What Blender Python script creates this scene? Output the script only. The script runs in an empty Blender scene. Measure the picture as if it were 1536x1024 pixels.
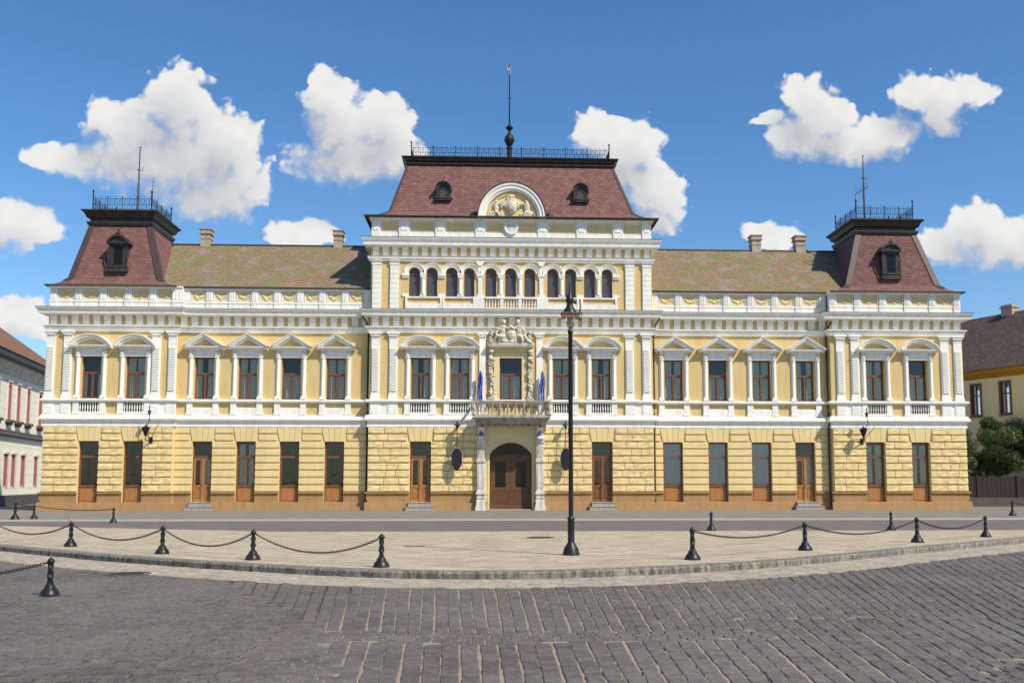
import bpy, math, random
from mathutils import Vector, Matrix
R = random.Random(7)
C = bpy.context.scene.collection
sc = bpy.context.scene

# ------------------------------------------------------------------ mesh builder
class MB:
    def __init__(s): s.v = []; s.f = []; s.m = []; s.cur = 0
    def face(s, pts, mi=None):
        n = len(s.v); s.v += [tuple(p) for p in pts]; s.f.append(tuple(range(n, n+len(pts)))); s.m.append(s.cur if mi is None else mi)
    def grid(s, rows, closed=False):
        """rows of points joined by quads, sharing vertices"""
        n0 = len(s.v); w = len(rows[0])
        for r in rows: s.v += [tuple(p) for p in r]
        for i in range(len(rows)-1):
            for j in range(w if closed else w-1):
                a = n0+i*w+j; b = n0+i*w+(j+1) % w; c = n0+(i+1)*w+(j+1) % w; d = n0+(i+1)*w+j
                s.f.append((a, b, c, d)); s.m.append(s.cur)
    def box(s, x0, x1, y0, y1, z0, z1):
        n = len(s.v)
        s.v += [(x0,y0,z0),(x1,y0,z0),(x1,y1,z0),(x0,y1,z0),(x0,y0,z1),(x1,y0,z1),(x1,y1,z1),(x0,y1,z1)]
        for f in ((0,3,2,1),(4,5,6,7),(0,1,5,4),(1,2,6,5),(2,3,7,6),(3,0,4,7)):
            s.f.append(tuple(n+i for i in f)); s.m.append(s.cur)
    def prism(s, poly, y0, y1):
        """polygon in x,z (counter-clockwise seen from -y) extruded y0 (front) to y1"""
        n = len(s.v); k = len(poly)
        s.v += [(x, y0, z) for x, z in poly]+[(x, y1, z) for x, z in poly]
        s.f.append(tuple(range(n, n+k))); s.m.append(s.cur)
        s.f.append(tuple(range(n+2*k-1, n+k-1, -1))); s.m.append(s.cur)
        for i in range(k):
            j = (i+1) % k
            s.f.append((n+j, n+i, n+k+i, n+k+j)); s.m.append(s.cur)
    def xprof(s, x0, x1, prof, x0t=None, x1t=None):
        """profile (y,z) extruded along x"""
        n = len(s.v); k = len(prof)
        s.v += [(x0, y, z) for y, z in prof]+[(x1, y, z) for y, z in prof]
        s.f.append(tuple(range(n, n+k))); s.m.append(s.cur)
        s.f.append(tuple(range(n+2*k-1, n+k-1, -1))); s.m.append(s.cur)
        for i in range(k):
            j = (i+1) % k
            s.f.append((n+j, n+i, n+k+i, n+k+j)); s.m.append(s.cur)
    def sweep(s, path, prof, closed=False):
        """profile (out,z) swept along a plan path; outward is to the right of travel"""
        k = len(path); rows = []
        for i, (x, y) in enumerate(path):
            def nrm(a, b):
                dx, dy = b[0]-a[0], b[1]-a[1]; l = math.hypot(dx, dy); return (dy/l, -dx/l)
            n1 = nrm(path[i-1], path[i]) if (i > 0 or closed) else None
            n2 = nrm(path[i], path[(i+1) % k]) if (i < k-1 or closed) else None
            n1 = n1 or n2; n2 = n2 or n1
            mx, my = n1[0]+n2[0], n1[1]+n2[1]; q = 2/(mx*mx+my*my) if mx*mx+my*my > 1e-9 else 1
            rows.append([(x+mx*q*o, y+my*q*o, z) for o, z in prof])
        if closed: rows.append(rows[0])
        s.grid(rows)
        if not closed:
            s.face(rows[0]); s.face(rows[-1][::-1])
    def lathe(s, cx, cy, prof, n=16, a0=0, a1=2*math.pi):
        full = abs(a1-a0-2*math.pi) < 1e-6
        rows = []
        for r, z in prof:
            rows.append([(cx+r*math.cos(a0+(a1-a0)*i/n), cy+r*math.sin(a0+(a1-a0)*i/n), z) for i in range(n if full else n+1)])
        s.grid(rows, closed=full)
    def tube(s, pts, r, n=6, cap=True):
        pts = [Vector(p) for p in pts]; rows = []
        rr = r if isinstance(r, (list, tuple)) else [r]*len(pts)
        for i, p in enumerate(pts):
            t = (pts[min(i+1, len(pts)-1)]-pts[max(i-1, 0)]).normalized()
            a = t.orthogonal().normalized() if abs(t.z) < .99 else Vector((1,0,0))
            if abs(t.z) < .99: a = t.cross(Vector((0,0,1))).normalized()
            b = t.cross(a)
            rows.append([p+a*rr[i]*math.cos(2*math.pi*j/n)+b*rr[i]*math.sin(2*math.pi*j/n) for j in range(n)])
        s.grid(rows, closed=True)
        if cap: s.face(rows[0][::-1]); s.face(rows[-1])
    def ell(s, c, r, n=10, m=7, rot=None):
        c = Vector(c); rows = []
        for i in range(m+1):
            a = math.pi*i/m; row = []
            for j in range(n):
                b = 2*math.pi*j/n
                p = Vector((r[0]*math.sin(a)*math.cos(b), r[1]*math.sin(a)*math.sin(b), r[2]*math.cos(a)))
                if rot: p = rot @ p
                row.append(c+p)
            rows.append(row)
        s.grid(rows, closed=True)
    def arc(s, cx, cz, r0, r1, y0, y1, a0, a1, n=16, kz=1.0):
        """ring segment in the x,z plane, angles in degrees"""
        A = [math.radians(a0+(a1-a0)*i/n) for i in range(n+1)]
        rows = []
        for a in A:
            c, q = math.cos(a), math.sin(a)*kz
            rows.append([(cx+r0*c, y0, cz+r0*q), (cx+r1*c, y0, cz+r1*q), (cx+r1*c, y1, cz+r1*q), (cx+r0*c, y1, cz+r0*q)])
        s.grid(rows, closed=True); s.face(rows[0]); s.face(rows[-1][::-1])
    def build(s, name, mats, parent=None, smooth=False, loc=None, rz=0):
        me = bpy.data.meshes.new(name); me.from_pydata(s.v, [], s.f)
        for m in (mats if isinstance(mats, (list, tuple)) else [mats]): me.materials.append(m)
        me.polygons.foreach_set('material_index', s.m)
        import bmesh
        bm = bmesh.new(); bm.from_mesh(me)
        bmesh.ops.recalc_face_normals(bm, faces=bm.faces[:])
        bm.to_mesh(me); bm.free()
        uv = me.uv_layers.new(name='uv')
        for p in me.polygons:
            n = p.normal; ax, ay, az = abs(n.x), abs(n.y), abs(n.z)
            st = max(.2, math.sqrt(max(0, 1-az*az)))
            for li in p.loop_indices:
                c = me.vertices[me.loops[li].vertex_index].co
                if az > .93: u = (c.x, c.y)
                else: u = (c.x if ay >= ax else c.y, c.z/st)
                uv.data[li].uv = u
        if smooth: me.polygons.foreach_set('use_smooth', [True]*len(me.polygons))
        me.update()
        return link(name, me, parent, loc, rz)

def link(name, me, parent=None, loc=None, rz=0):
    o = bpy.data.objects.new(name, me); C.objects.link(o)
    if parent: o.parent = parent
    if loc: o.location = loc
    if rz: o.rotation_euler = (0, 0, rz)
    return o
def tag(o, label=None, cat=None, group=None, kind=None):
    if label: o['label'] = label
    if cat: o['category'] = cat
    if group: o['group'] = group
    if kind: o['kind'] = kind
    return o
def thing(name, label, cat, loc=(0,0,0), rz=0, group=None):
    o = bpy.data.objects.new(name, None); C.objects.link(o); o.location = loc; o.rotation_euler = (0,0,rz)
    return tag(o, label, cat, group)
def copy_tree(o, parent=None):
    c = o.copy(); C.objects.link(c)
    if parent: c.parent = parent
    for ch in o.children: copy_tree(ch, c)
    return c
def one(fn, name, mats, parent=None, smooth=False, loc=None, rz=0):
    m = MB(); fn(m); return m.build(name, mats, parent, smooth, loc, rz)
_cache = {}
def cached(key, fn, name, mats, parent, loc, smooth=False):
    if key in _cache: return link(name, _cache[key], parent, loc)
    o = one(fn, name, mats, parent, smooth, loc); _cache[key] = o.data; return o

# ------------------------------------------------------------------ materials
class NT:
    def __init__(s, name):
        s.mat = bpy.data.materials.new(name); s.mat.use_nodes = True; s.t = s.mat.node_tree; s.n = s.t.nodes; s.n.clear()
        s.out = s.n.new('ShaderNodeOutputMaterial'); s.b = s.n.new('ShaderNodeBsdfPrincipled'); s.t.links.new(s.b.outputs[0], s.out.inputs[0])
    def l(s, a, b): s.t.links.new(a, b)
    def new(s, t, **k):
        n = s.n.new(t)
        for a, b in k.items(): setattr(n, a, b)
        return n
    def coord(s, which='Object', scale=(1,1,1)):
        tc = s.new('ShaderNodeTexCoord'); mp = s.new('ShaderNodeMapping'); mp.inputs['Scale'].default_value = scale
        s.l(tc.outputs[which], mp.inputs[0]); return mp.outputs[0]
    def noise(s, vec, scale, detail=4, rough=.55, dist=0):
        n = s.new('ShaderNodeTexNoise'); n.inputs['Scale'].default_value = scale; n.inputs['Detail'].default_value = detail
        n.inputs['Roughness'].default_value = rough; n.inputs['Distortion'].default_value = dist; s.l(vec, n.inputs['Vector']); return n.outputs['Fac']
    def ramp(s, fac, stops):
        r = s.new('ShaderNodeValToRGB'); s.l(fac, r.inputs[0]); e = r.color_ramp.elements
        while len(e) < len(stops): e.new(.5)
        for i, (p, c) in enumerate(stops):
            e[i].position = p; e[i].color = (c, c, c, 1) if not isinstance(c, tuple) else (*c, 1)
        return r.outputs[0]
    def mix(s, fac, a, b, mode='MIX'):
        m = s.new('ShaderNodeMix', data_type='RGBA', blend_type=mode)
        for v, i in ((fac, 0), (a, 6), (b, 7)):
            if isinstance(v, (int, float)): m.inputs[i].default_value = v
            elif isinstance(v, tuple): m.inputs[i].default_value = (*v, 1)
            else: s.l(v, m.inputs[i])
        return m.outputs[2]
    def math(s, op, a, b=None, c=None):
        m = s.new('ShaderNodeMath', operation=op)
        for i, v in enumerate((a, b, c)):
            if v is None: continue
            if isinstance(v, (int, float)): m.inputs[i].default_value = v
            else: s.l(v, m.inputs[i])
        return m.outputs[0]
    def brick(s, vec, w, h, mort=.01, off=.5, bias=0, smooth=.1):
        n = s.new('ShaderNodeTexBrick'); n.offset = off
        n.inputs['Scale'].default_value = 1; n.inputs['Brick Width'].default_value = w; n.inputs['Row Height'].default_value = h
        n.inputs['Mortar Size'].default_value = mort; n.inputs['Mortar Smooth'].default_value = smooth; n.inputs['Bias'].default_value = bias
        n.inputs['Color1'].default_value = (0,0,0,1); n.inputs['Color2'].default_value = (1,1,1,1); n.inputs['Mortar'].default_value = (.5,.5,.5,1)
        s.l(vec, n.inputs['Vector']); return n
    def bump(s, h, strength=.5, dist=.02, prev=None):
        b = s.new('ShaderNodeBump'); b.inputs['Strength'].default_value = strength; b.inputs['Distance'].default_value = dist
        s.l(h, b.inputs['Height'])
        if prev: s.l(prev, b.inputs['Normal'])
        return b.outputs[0]
    def fin(s, col, rough=.7, normal=None, metal=0, spec=.3):
        if isinstance(col, tuple): s.b.inputs['Base Color'].default_value = (*col, 1)
        else: s.l(col, s.b.inputs['Base Color'])
        if isinstance(rough, (int, float)): s.b.inputs['Roughness'].default_value = rough
        else: s.l(rough, s.b.inputs['Roughness'])
        s.b.inputs['Metallic'].default_value = metal; s.b.inputs['Specular IOR Level'].default_value = spec
        if normal: s.l(normal, s.b.inputs['Normal'])
        return s.mat

def sh(c, k): return tuple(min(1, x*k) for x in c)
def painted(name, col, dirt=(.32,.27,.2), amount=.25, brick=None, bump=.25, rough=.75):
    s = NT(name); v = s.coord(); 
    n1 = s.noise(v, .9, 6, .6); n2 = s.noise(s.coord(scale=(2.2,2.2,.35)), 1.6, 6, .65); n3 = s.noise(v, 14, 5, .6)
    base = s.mix(n1, sh(col, .88), sh(col, 1.08))
    base = s.mix(s.ramp(n2, [(.44, 0.), (.7, amount)]), base, dirt, 'MIX')
    n4 = s.noise(s.coord(scale=(5,5,.5)), 1.9, 5, .7); base = s.mix(s.ramp(n4, [(.56, 0.), (.72, amount*.8)]), base, dirt)
    base = s.mix(s.ramp(n3, [(.3, .0), (.75, .2)]), base, sh(col, .6))
    nb = s.bump(n3, bump, .012)
    if brick:
        b = s.brick(s.coord('UV'), *brick)
        base = s.mix(s.math('MULTIPLY', b.outputs['Fac'], .38), base, sh(col, .55))
        base = s.mix(s.math('MULTIPLY', b.outputs['Color'], .12), base, sh(col, .7))
        nb = s.bump(s.math('SUBTRACT', 1, b.outputs['Fac']), .55, .014, nb)
    return s.fin(base, rough, nb)
M = {}
YEL = (.78, .57, .245)
M['yellow_brick'] = painted('yellow_painted_brick', YEL, (.48,.35,.16), .42, (.30, .098, .012))
M['yellow'] = painted('yellow_render', (.8,.61,.29), (.5,.38,.2), .35)
M['yellow_stone'] = painted('yellow_rusticated', (.82,.63,.3), (.55,.4,.18), .3, None, .4)
M['pale_yellow'] = painted('pale_yellow_render', (.8,.65,.36), (.5,.38,.2), .3)
M['white'] = painted('white_trim_paint', (.93,.895,.8), (.5,.44,.34), .32)
M['white2'] = painted('weathered_white', (.76,.72,.62), (.25,.21,.15), .75, None, .5)
M['ornament'] = painted('stained_ornament', (.7,.66,.52), (.42,.25,.1), .9, None, .5)
M['plinth'] = painted('ochre_plinth', (.46,.26,.105), (.27,.15,.06), .5, (2.2, .14, .004))
M['balcony_stone'] = painted('grey_balcony_stone', (.5,.44,.35), (.12,.1,.08), .8, None, .6)
M['step'] = painted('grey_step_stone', (.42,.37,.32), (.2,.17,.14), .5)
M['chimney'] = painted('chimney_brick', (.55,.44,.33), (.22,.17,.12), .5, (.24,.08,.012), .6)
M['flash'] = painted('dark_flashing', (.07,.06,.055), (.03,.03,.03), .3)
M['black'] = painted('black_iron', (.018,.018,.02), (.05,.04,.03), .3, None, .2, .38)
M['cap'] = painted('dark_brown_sheet_metal', (.04,.033,.03), (.1,.075,.06), .7, None, .3, .45)
M['hip'] = painted('brown_hip_metal', (.085,.055,.047), (.04,.03,.03), .5, None, .3, .5)
M['cream'] = painted('cream_house_wall', (.95,.9,.68), (.65,.6,.45), .25, (4., .42, .02))
M['tan'] = painted('tan_house_wall', (.97,.79,.44), (.65,.5,.3), .35)
M['ochre_soffit'] = painted('ochre_soffit', (.5,.27,.03), (.3,.2,.08), .4)
M['red'] = painted('red_window_paint', (.42,.15,.13), (.3,.14,.13), .4)
M['pinkish'] = painted('pinkish_reveal', (.75,.58,.55), (.5,.4,.38), .4)
M['dark_stone'] = painted('dark_ledge', (.12,.1,.1), (.06,.05,.05), .4)
M['grey_wall'] = painted('grey_wall', (.1,.085,.075), (.05,.04,.04), .4)
M['copper'] = painted('dull_copper', (.25,.14,.09), (.1,.07,.05), .4)
M['pipe'] = painted('dark_downpipe', (.05,.04,.035), (.02,.02,.02), .3)
M['pole_grey'] = painted('weathered_pole', (.13,.1,.09), (.05,.04,.04), .5)
M['blue'] = painted('blue_cloth', (.02,.06,.55), (.25,.3,.65), .4)
M['flagwhite'] = painted('white_cloth', (.72,.72,.78), (.1,.15,.55), .9)
M['pink'] = painted('pink_white_cloth', (.75,.6,.6), (.5,.05,.08), .9)
M['violet'] = painted('violet_ribbon', (.16,.1,.42), (.6,.55,.6), .6)
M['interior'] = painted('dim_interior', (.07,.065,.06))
M['blind'] = painted('white_blind', (.85,.86,.82), (.5,.51,.5), .45)
M['curtain'] = painted('grey_curtain', (.92,.86,.64), (.6,.55,.4), .5)

def wood(name, col):
    s = NT(name); v = s.coord(scale=(9,9,1.2)); n = s.noise(v, 4, 6, .6, .6); n2 = s.noise(s.coord(), 2.2, 3)
    c = s.mix(s.ramp(n, [(.25, 0.), (.75, 1.)]), sh(col, .55), sh(col, 1.3)); c = s.mix(s.ramp(n2, [(.4, 0.), (.8, .4)]), c, sh(col, .5))
    return s.fin(c, .5, s.bump(n, .3, .004), spec=.4)
M['wood'] = wood('brown_window_wood', (.22,.085,.032)); M['door'] = wood('golden_door_wood', (.42,.185,.055)); M['darkdoor'] = wood('dark_door_wood', (.15,.066,.024))
M['fence'] = wood('dark_fence_wood', (.03,.018,.014)); M['bark'] = wood('tree_bark', (.07,.055,.04))

def glass(name, tint=.86, refl=.0):
    s = NT(name); s.n.remove(s.b)
    t = s.new('ShaderNodeBsdfTransparent'); t.inputs[0].default_value = (tint, tint*1.02, tint*1.03, 1)
    g = s.new('ShaderNodeBsdfGlossy'); g.inputs['Roughness'].default_value = .03
    n = s.noise(s.coord(), 1.3, 2); s.l(s.bump(n, .12, .05), g.inputs['Normal'])
    fr = s.new('ShaderNodeFresnel'); fr.inputs[0].default_value = 1.5
    m = s.new('ShaderNodeMixShader'); s.l(s.math('ADD', fr.outputs[0], refl), m.inputs[0]); s.l(t.outputs[0], m.inputs[1]); s.l(g.outputs[0], m.inputs[2]); s.l(m.outputs[0], s.out.inputs[0])
    return s.mat
M['glass'] = glass('window_glass'); M['lampglass'] = glass('lamp_glass', .8, .15)
s = NT('dark_attic_glass'); M['attic_glass'] = s.fin(s.mix(s.noise(s.coord(), 1.2, 3), (.055,.05,.06), (.095,.088,.1)), .35, spec=.5)
s = NT('dark_glass'); M['dark_glass'] = s.fin((.012,.011,.011), .08, spec=.22)

def tiles(name, cols, w, h, moss=False):
    s = NT(name); u = s.coord('UV'); v = s.coord()
    wob = s.noise(v, .7, 3); 
    vm = s.new('ShaderNodeVectorMath', operation='MULTIPLY_ADD'); s.l(wob, vm.inputs[0]); vm.inputs[1].default_value = (.1, .16, 0); s.l(u, vm.inputs[2])
    b = s.brick(vm.outputs[0], w, h, .012, .5, 0, .4)
    row = s.new('ShaderNodeTexBrick')
    c = s.mix(b.outputs['Color'], cols[0], cols[1])
    n = s.noise(v, 3.2, 7, .65); c = s.mix(s.ramp(n, [(.35, 0.), (.7, .75)]), c, cols[2])
    if moss:
        n2 = s.noise(v, .55, 8, .7, .3); c = s.mix(s.ramp(n2, [(.42, 0.), (.6, .65)]), c, cols[3])
        n3 = s.noise(s.coord(), 1.0, 7, .66, .2); c = s.mix(s.ramp(n3, [(.5, 0.), (.62, .75)]), c, cols[4])
        n5 = s.noise(v, 1.2, 7, .64, .3); c = s.mix(s.ramp(n5, [(.51, 0.), (.62, .75)]), c, cols[6])
        n4 = s.noise(v, 5.5, 8, .8); c = s.mix(s.ramp(n4, [(.5, 0.), (.62, .6)]), c, cols[5])
    c = s.mix(s.math('MULTIPLY', b.outputs['Fac'], .75), c, sh(cols[0], .3))
    # saw-tooth course height
    sx = s.new('ShaderNodeSeparateXYZ'); s.l(vm.outputs[0], sx.inputs[0])
    fr = s.math('FRACT', s.math('DIVIDE', sx.outputs[1], h))
    hgt = s.math('ADD', s.math('SUBTRACT', 1, fr), s.math('MULTIPLY', b.outputs['Color'], .5))
    hgt = s.math('ADD', hgt, s.math('MULTIPLY', n, .8))
    return s.fin(c, .8, s.bump(hgt, .8, .03), spec=.25)
M['mansard'] = tiles('red_brown_slate', ((.175,.08,.068), (.26,.13,.108), (.14,.07,.062)), .34, .2)
M['mossy'] = tiles('mossy_tiles', ((.27,.165,.1), (.35,.215,.135), (.24,.16,.095), (.2,.185,.07), (.33,.25,.245), (.1,.075,.045), (.17,.235,.06)), .2, .22, True)
M['old_tile'] = tiles('old_brown_tiles', ((.22,.1,.055), (.34,.17,.1), (.12,.07,.045)), .2, .26)
M['brown_tile'] = tiles('dark_brown_tiles', ((.12,.08,.06), (.2,.14,.105), (.09,.062,.05)), .2, .2)

s = NT('sett_joints'); tc = s.new('ShaderNodeTexCoord'); sp = s.new('ShaderNodeSeparateXYZ'); s.l(tc.outputs['Object'], sp.inputs[0]); x, y = sp.outputs[0], sp.outputs[1]; v = s.coord()
sandy = s.ramp(s.noise(v, .55, 4, .6), [(.36, 0.), (.52, 1.)]); fine = s.noise(v, 60, 4, .7)
xm = s.ramp(s.math('DIVIDE', s.math('ABSOLUTE', s.math('SUBTRACT', x, .6)), 10), [(.26, 1.), (.46, 0.)])
far = s.ramp(s.math('DIVIDE', s.math('ADD', y, 52), 14), [(.5, 1.), (.95, .3)])
sm = s.math('MULTIPLY', s.math('MULTIPLY', s.math('ADD', s.math('MULTIPLY', sandy, .55), .45), xm), far)
c = s.mix(s.ramp(sm, [(.08, 0.), (.4, 1.)]), s.mix(s.noise(v, 2.5, 5), (.035,.03,.025), (.13,.105,.08)), s.mix(fine, (.24,.185,.125), (.4,.32,.23)))
M['setts'] = s.fin(c, .95, s.bump(fine, .5, .01), spec=.1)
s = NT('sett_stone'); v = s.coord(); gi_ = s.new('ShaderNodeNewGeometry'); rnd = gi_.outputs['Random Per Island']
st = s.noise(v, 11, 7, .75); big = s.noise(v, .4, 5, .6); fine = s.noise(v, 70, 4, .75)
c = s.mix(rnd, (.082,.07,.062), (.14,.117,.098)); wn = s.new('ShaderNodeTexWhiteNoise', noise_dimensions='1D'); s.l(rnd, wn.inputs['W'])
c = s.mix(s.ramp(wn.outputs[0], [(.78, 0.), (1., .6)]), c, (.18,.148,.12)); c = s.mix(s.ramp(big, [(.4, 0.), (.65, .7)]), c, (.18,.16,.142))
c = s.mix(s.ramp(st, [(.5, 0.), (.66, .75)]), c, (.05,.047,.05)); c = s.mix(s.ramp(st, [(.3, .85), (.45, 0.)]), c, (.27,.23,.185)); c = s.mix(s.ramp(fine, [(.52, 0.), (.68, .7)]), c, (.3,.265,.215))
M['sett_stone'] = s.fin(c, .6, s.bump(fine, .5, .006, s.bump(st, .9, .016)), spec=.25)
s = NT('pale_sett_stone'); v = s.coord(); rnd = s.new('ShaderNodeNewGeometry').outputs['Random Per Island']; fine = s.noise(v, 45, 5, .75); st = s.noise(v, 3, 6, .7)
c = s.mix(rnd, (.34,.285,.215), (.5,.42,.32)); c = s.mix(s.ramp(st, [(.45, 0.), (.7, .7)]), c, (.22,.185,.145)); c = s.mix(s.ramp(fine, [(.5, 0.), (.7, .5)]), c, (.2,.165,.125))
M['pale_sett'] = s.fin(c, .8, s.bump(fine, .5, .006), spec=.2)
def paving(name, a, b_, dark, w, h, streak=(.35,1,1), mort=.35):
    s = NT(name); v = s.coord(); br = s.brick(v, w, h, .012, .5, 0, .4)
    st = s.noise(s.coord(scale=streak), 3.2, 9, .74); big = s.noise(v, .35, 5, .6); fine = s.noise(v, 40, 4, .7)
    c = s.mix(br.outputs['Color'], a, b_); c = s.mix(s.ramp(st, [(.4, .85), (.54, 0.)]), c, dark); c = s.mix(s.ramp(big, [(.4, 0.), (.7, .5)]), c, sh(dark, 1.5))
    c = s.mix(s.math('MULTIPLY', br.outputs['Fac'], mort), c, dark); c = s.mix(s.ramp(fine, [(.5, 0.), (.8, .4)]), c, sh(b_, 1.3))
    s3 = s.noise(s.coord(scale=(.5,1.6,1)), 1.6, 9, .8); c = s.mix(s.ramp(s3, [(.36, .8), (.45, 0.)]), c, sh(dark, .9))
    h = s.math('SUBTRACT', s.math('ADD', st, s.math('MULTIPLY', fine, .3)), s.math('MULTIPLY', br.outputs['Fac'], .6))
    return s.fin(c, .75, s.bump(h, .6, .015), spec=.25)
M['island'] = paving('pale_small_setts', (.5,.41,.28), (.65,.545,.385), (.25,.2,.135), .12, .11)
M['gutter'] = paving('pale_gutter_setts', (.41,.335,.25), (.53,.44,.33), (.22,.175,.13), .2, .16)
M['street'] = paving('grey_street_setts', (.165,.138,.108), (.22,.187,.15), (.1,.09,.08), .3, .2)
M['pavement'] = paving('grey_pavement', (.235,.2,.155), (.31,.27,.215), (.13,.12,.105), .3, .3)
M['farground'] = paving('far_ground', (.17,.155,.14), (.24,.22,.2), (.1,.095,.085), .6, .4)
s = NT('kerb_granite'); v = s.coord(scale=(1,1,.3)); n = s.noise(v, 9, 9, .8); n2 = s.noise(s.coord(), 1.1, 4)
c = s.mix(s.ramp(n, [(.42, 0.), (.58, 1.)]), (.085,.074,.06), (.36,.33,.27)); c = s.mix(s.ramp(n2, [(.4, 0.), (.65, .5)]), c, (.14,.12,.1))
M['kerb'] = s.fin(c, .8, s.bump(n, .9, .03), spec=.2)
s = NT('pale_kerb'); n = s.noise(s.coord(), 5, 6, .7); M['palekerb'] = s.fin(s.mix(n, (.4,.37,.32), (.56,.53,.47)), .8, spec=.2)
def leaf(name, a, b):
    s = NT(name); oi = s.noise(s.coord(), 1.1, 5, .7); n = s.noise(s.coord(), 11, 3)
    c = s.mix(s.ramp(oi, [(.35, 0.), (.65, 1.)]), a, b); c = s.mix(s.ramp(n, [(.4, 0.), (.7, .5)]), c, sh(b, 1.35))
    m = s.fin(c, .5, spec=.3)
    return m
M['leaf'] = leaf('dark_leaves', (.04,.075,.022), (.1,.145,.045))

# ------------------------------------------------------------------ levels measured from the photograph (metres)
Z_STR0, Z_STR1, Z_SILL0, Z_SILL1 = 4.93, 5.65, 6.40, 6.58
Z_ARC0, Z_ARC1, Z_COR0, Z_COR1 = 10.62, 11.0, 11.55, 11.96
XL, XA, XB, XC, XD, XR = -27.55, -20.0, -8.5, 8.62, 19.6, 27.88
YPL, YW, YPR = .2, .5, .0
BACK = 12.0
BLOCKS = [(XL, XA, YPL), (XA, XB, YW), (XB, XC, 0.), (XC, XD, YW), (XD, XR, YPR)]
PATH = [(XL, BACK), (XL, YPL), (XA, YPL), (XA, YW), (XB, YW), (XB, 0), (XC, 0), (XC, YW), (XD, YW), (XD, YPR), (XR, YPR), (XR, BACK)]
# ground-floor openings: x0, x1, kind
GW = [(-25.47,-24.29,'dark'), (-22.88,-21.73,'dark'), (-18.95,-17.78,'door'), (-16.38,-15.22,'pair'), (-13.81,-12.64,'dark'), (-11.15,-9.98,'dark'),
      (-6.02,-4.77,'door'), (4.87,6.11,'door'), (9.27,10.48,'blind'), (12.05,13.24,'blind'), (14.72,15.94,'blind'), (17.42,18.64,'door'), (21.62,22.8,'lace'), (24.45,25.57,'lace')]
UW = [(-24.95,'seg'), (-22.37,'seg'), (-18.42,'tri'), (-15.83,'tri'), (-13.24,'tri'), (-10.57,'tri'), (-5.44,'seg'), (-3.09,'seg'), (-.02,'main'), (3.12,'seg'), (5.48,'seg'),
      (9.99,'tri'), (12.72,'tri'), (15.45,'tri'), (18.17,'tri'), (22.38,'seg'), (25.05,'seg')]
UHW = .57; UZ0, UZ1 = 6.59, 9.12; GZ0, GZ1 = .48, 4.08
def yof(x):
    for a, b, y in BLOCKS:
        if a <= x <= b: return y
    return 0

hall = thing('town_hall', 'long yellow and white palace with rusticated ground floor and three dark red mansard roofs', 'building')

def wall(mb, X0, X1, Z0, Z1, y, t, ops):
    ops = sorted(ops); x = X0
    for a, b, z0, z1 in ops:
        if a > x: mb.box(x, a, y, y+t, Z0, Z1)
        if z0 > Z0: mb.box(a, b, y, y+t, Z0, z0)
        if z1 < Z1: mb.box(a, b, y, y+t, z1, Z1)
        x = b
    if x < X1: mb.box(x, X1, y, y+t, Z0, Z1)

def rock(mb, x0, x1, z0, z1, y, proj, amp, cell=.2):
    """one block: deep chamfer below, small one above, uneven face"""
    g = .014; x0 += g; x1 -= g; z0 += .006; z1 -= g; h = z1-z0
    nx = max(2, int((x1-x0)/cell))
    zs = [(z0, 0), (z0+.03, .4), (z0+h*.21, 1.06), (z0+h*.55, 1), (z1-h*.07, .97), (z1-.004, .6), (z1, 0)]
    rows = []
    for k, (zz, q) in enumerate(zs):
        row = []
        for i in range(nx+3):
            edge = i in (0, nx+2)
            xx = x0 if i <= 1 else x1 if i >= nx+1 else x0+(x1-x0)*(i-1)/nx
            if q == 0 or edge: yy = y+.01
            else:
                yy = y-proj*q*(.9 if i in (1, nx+1) else 1)-(R.uniform(0, amp) if 1 < k < 5 else 0)
                if 1 < i < nx+1: xx += R.uniform(-.025, .025)
            row.append((xx, yy, zz+(R.uniform(-.5, .5)*amp if 1 < k < 5 else 0)))
        rows.append(row)
    mb.grid(rows)

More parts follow.
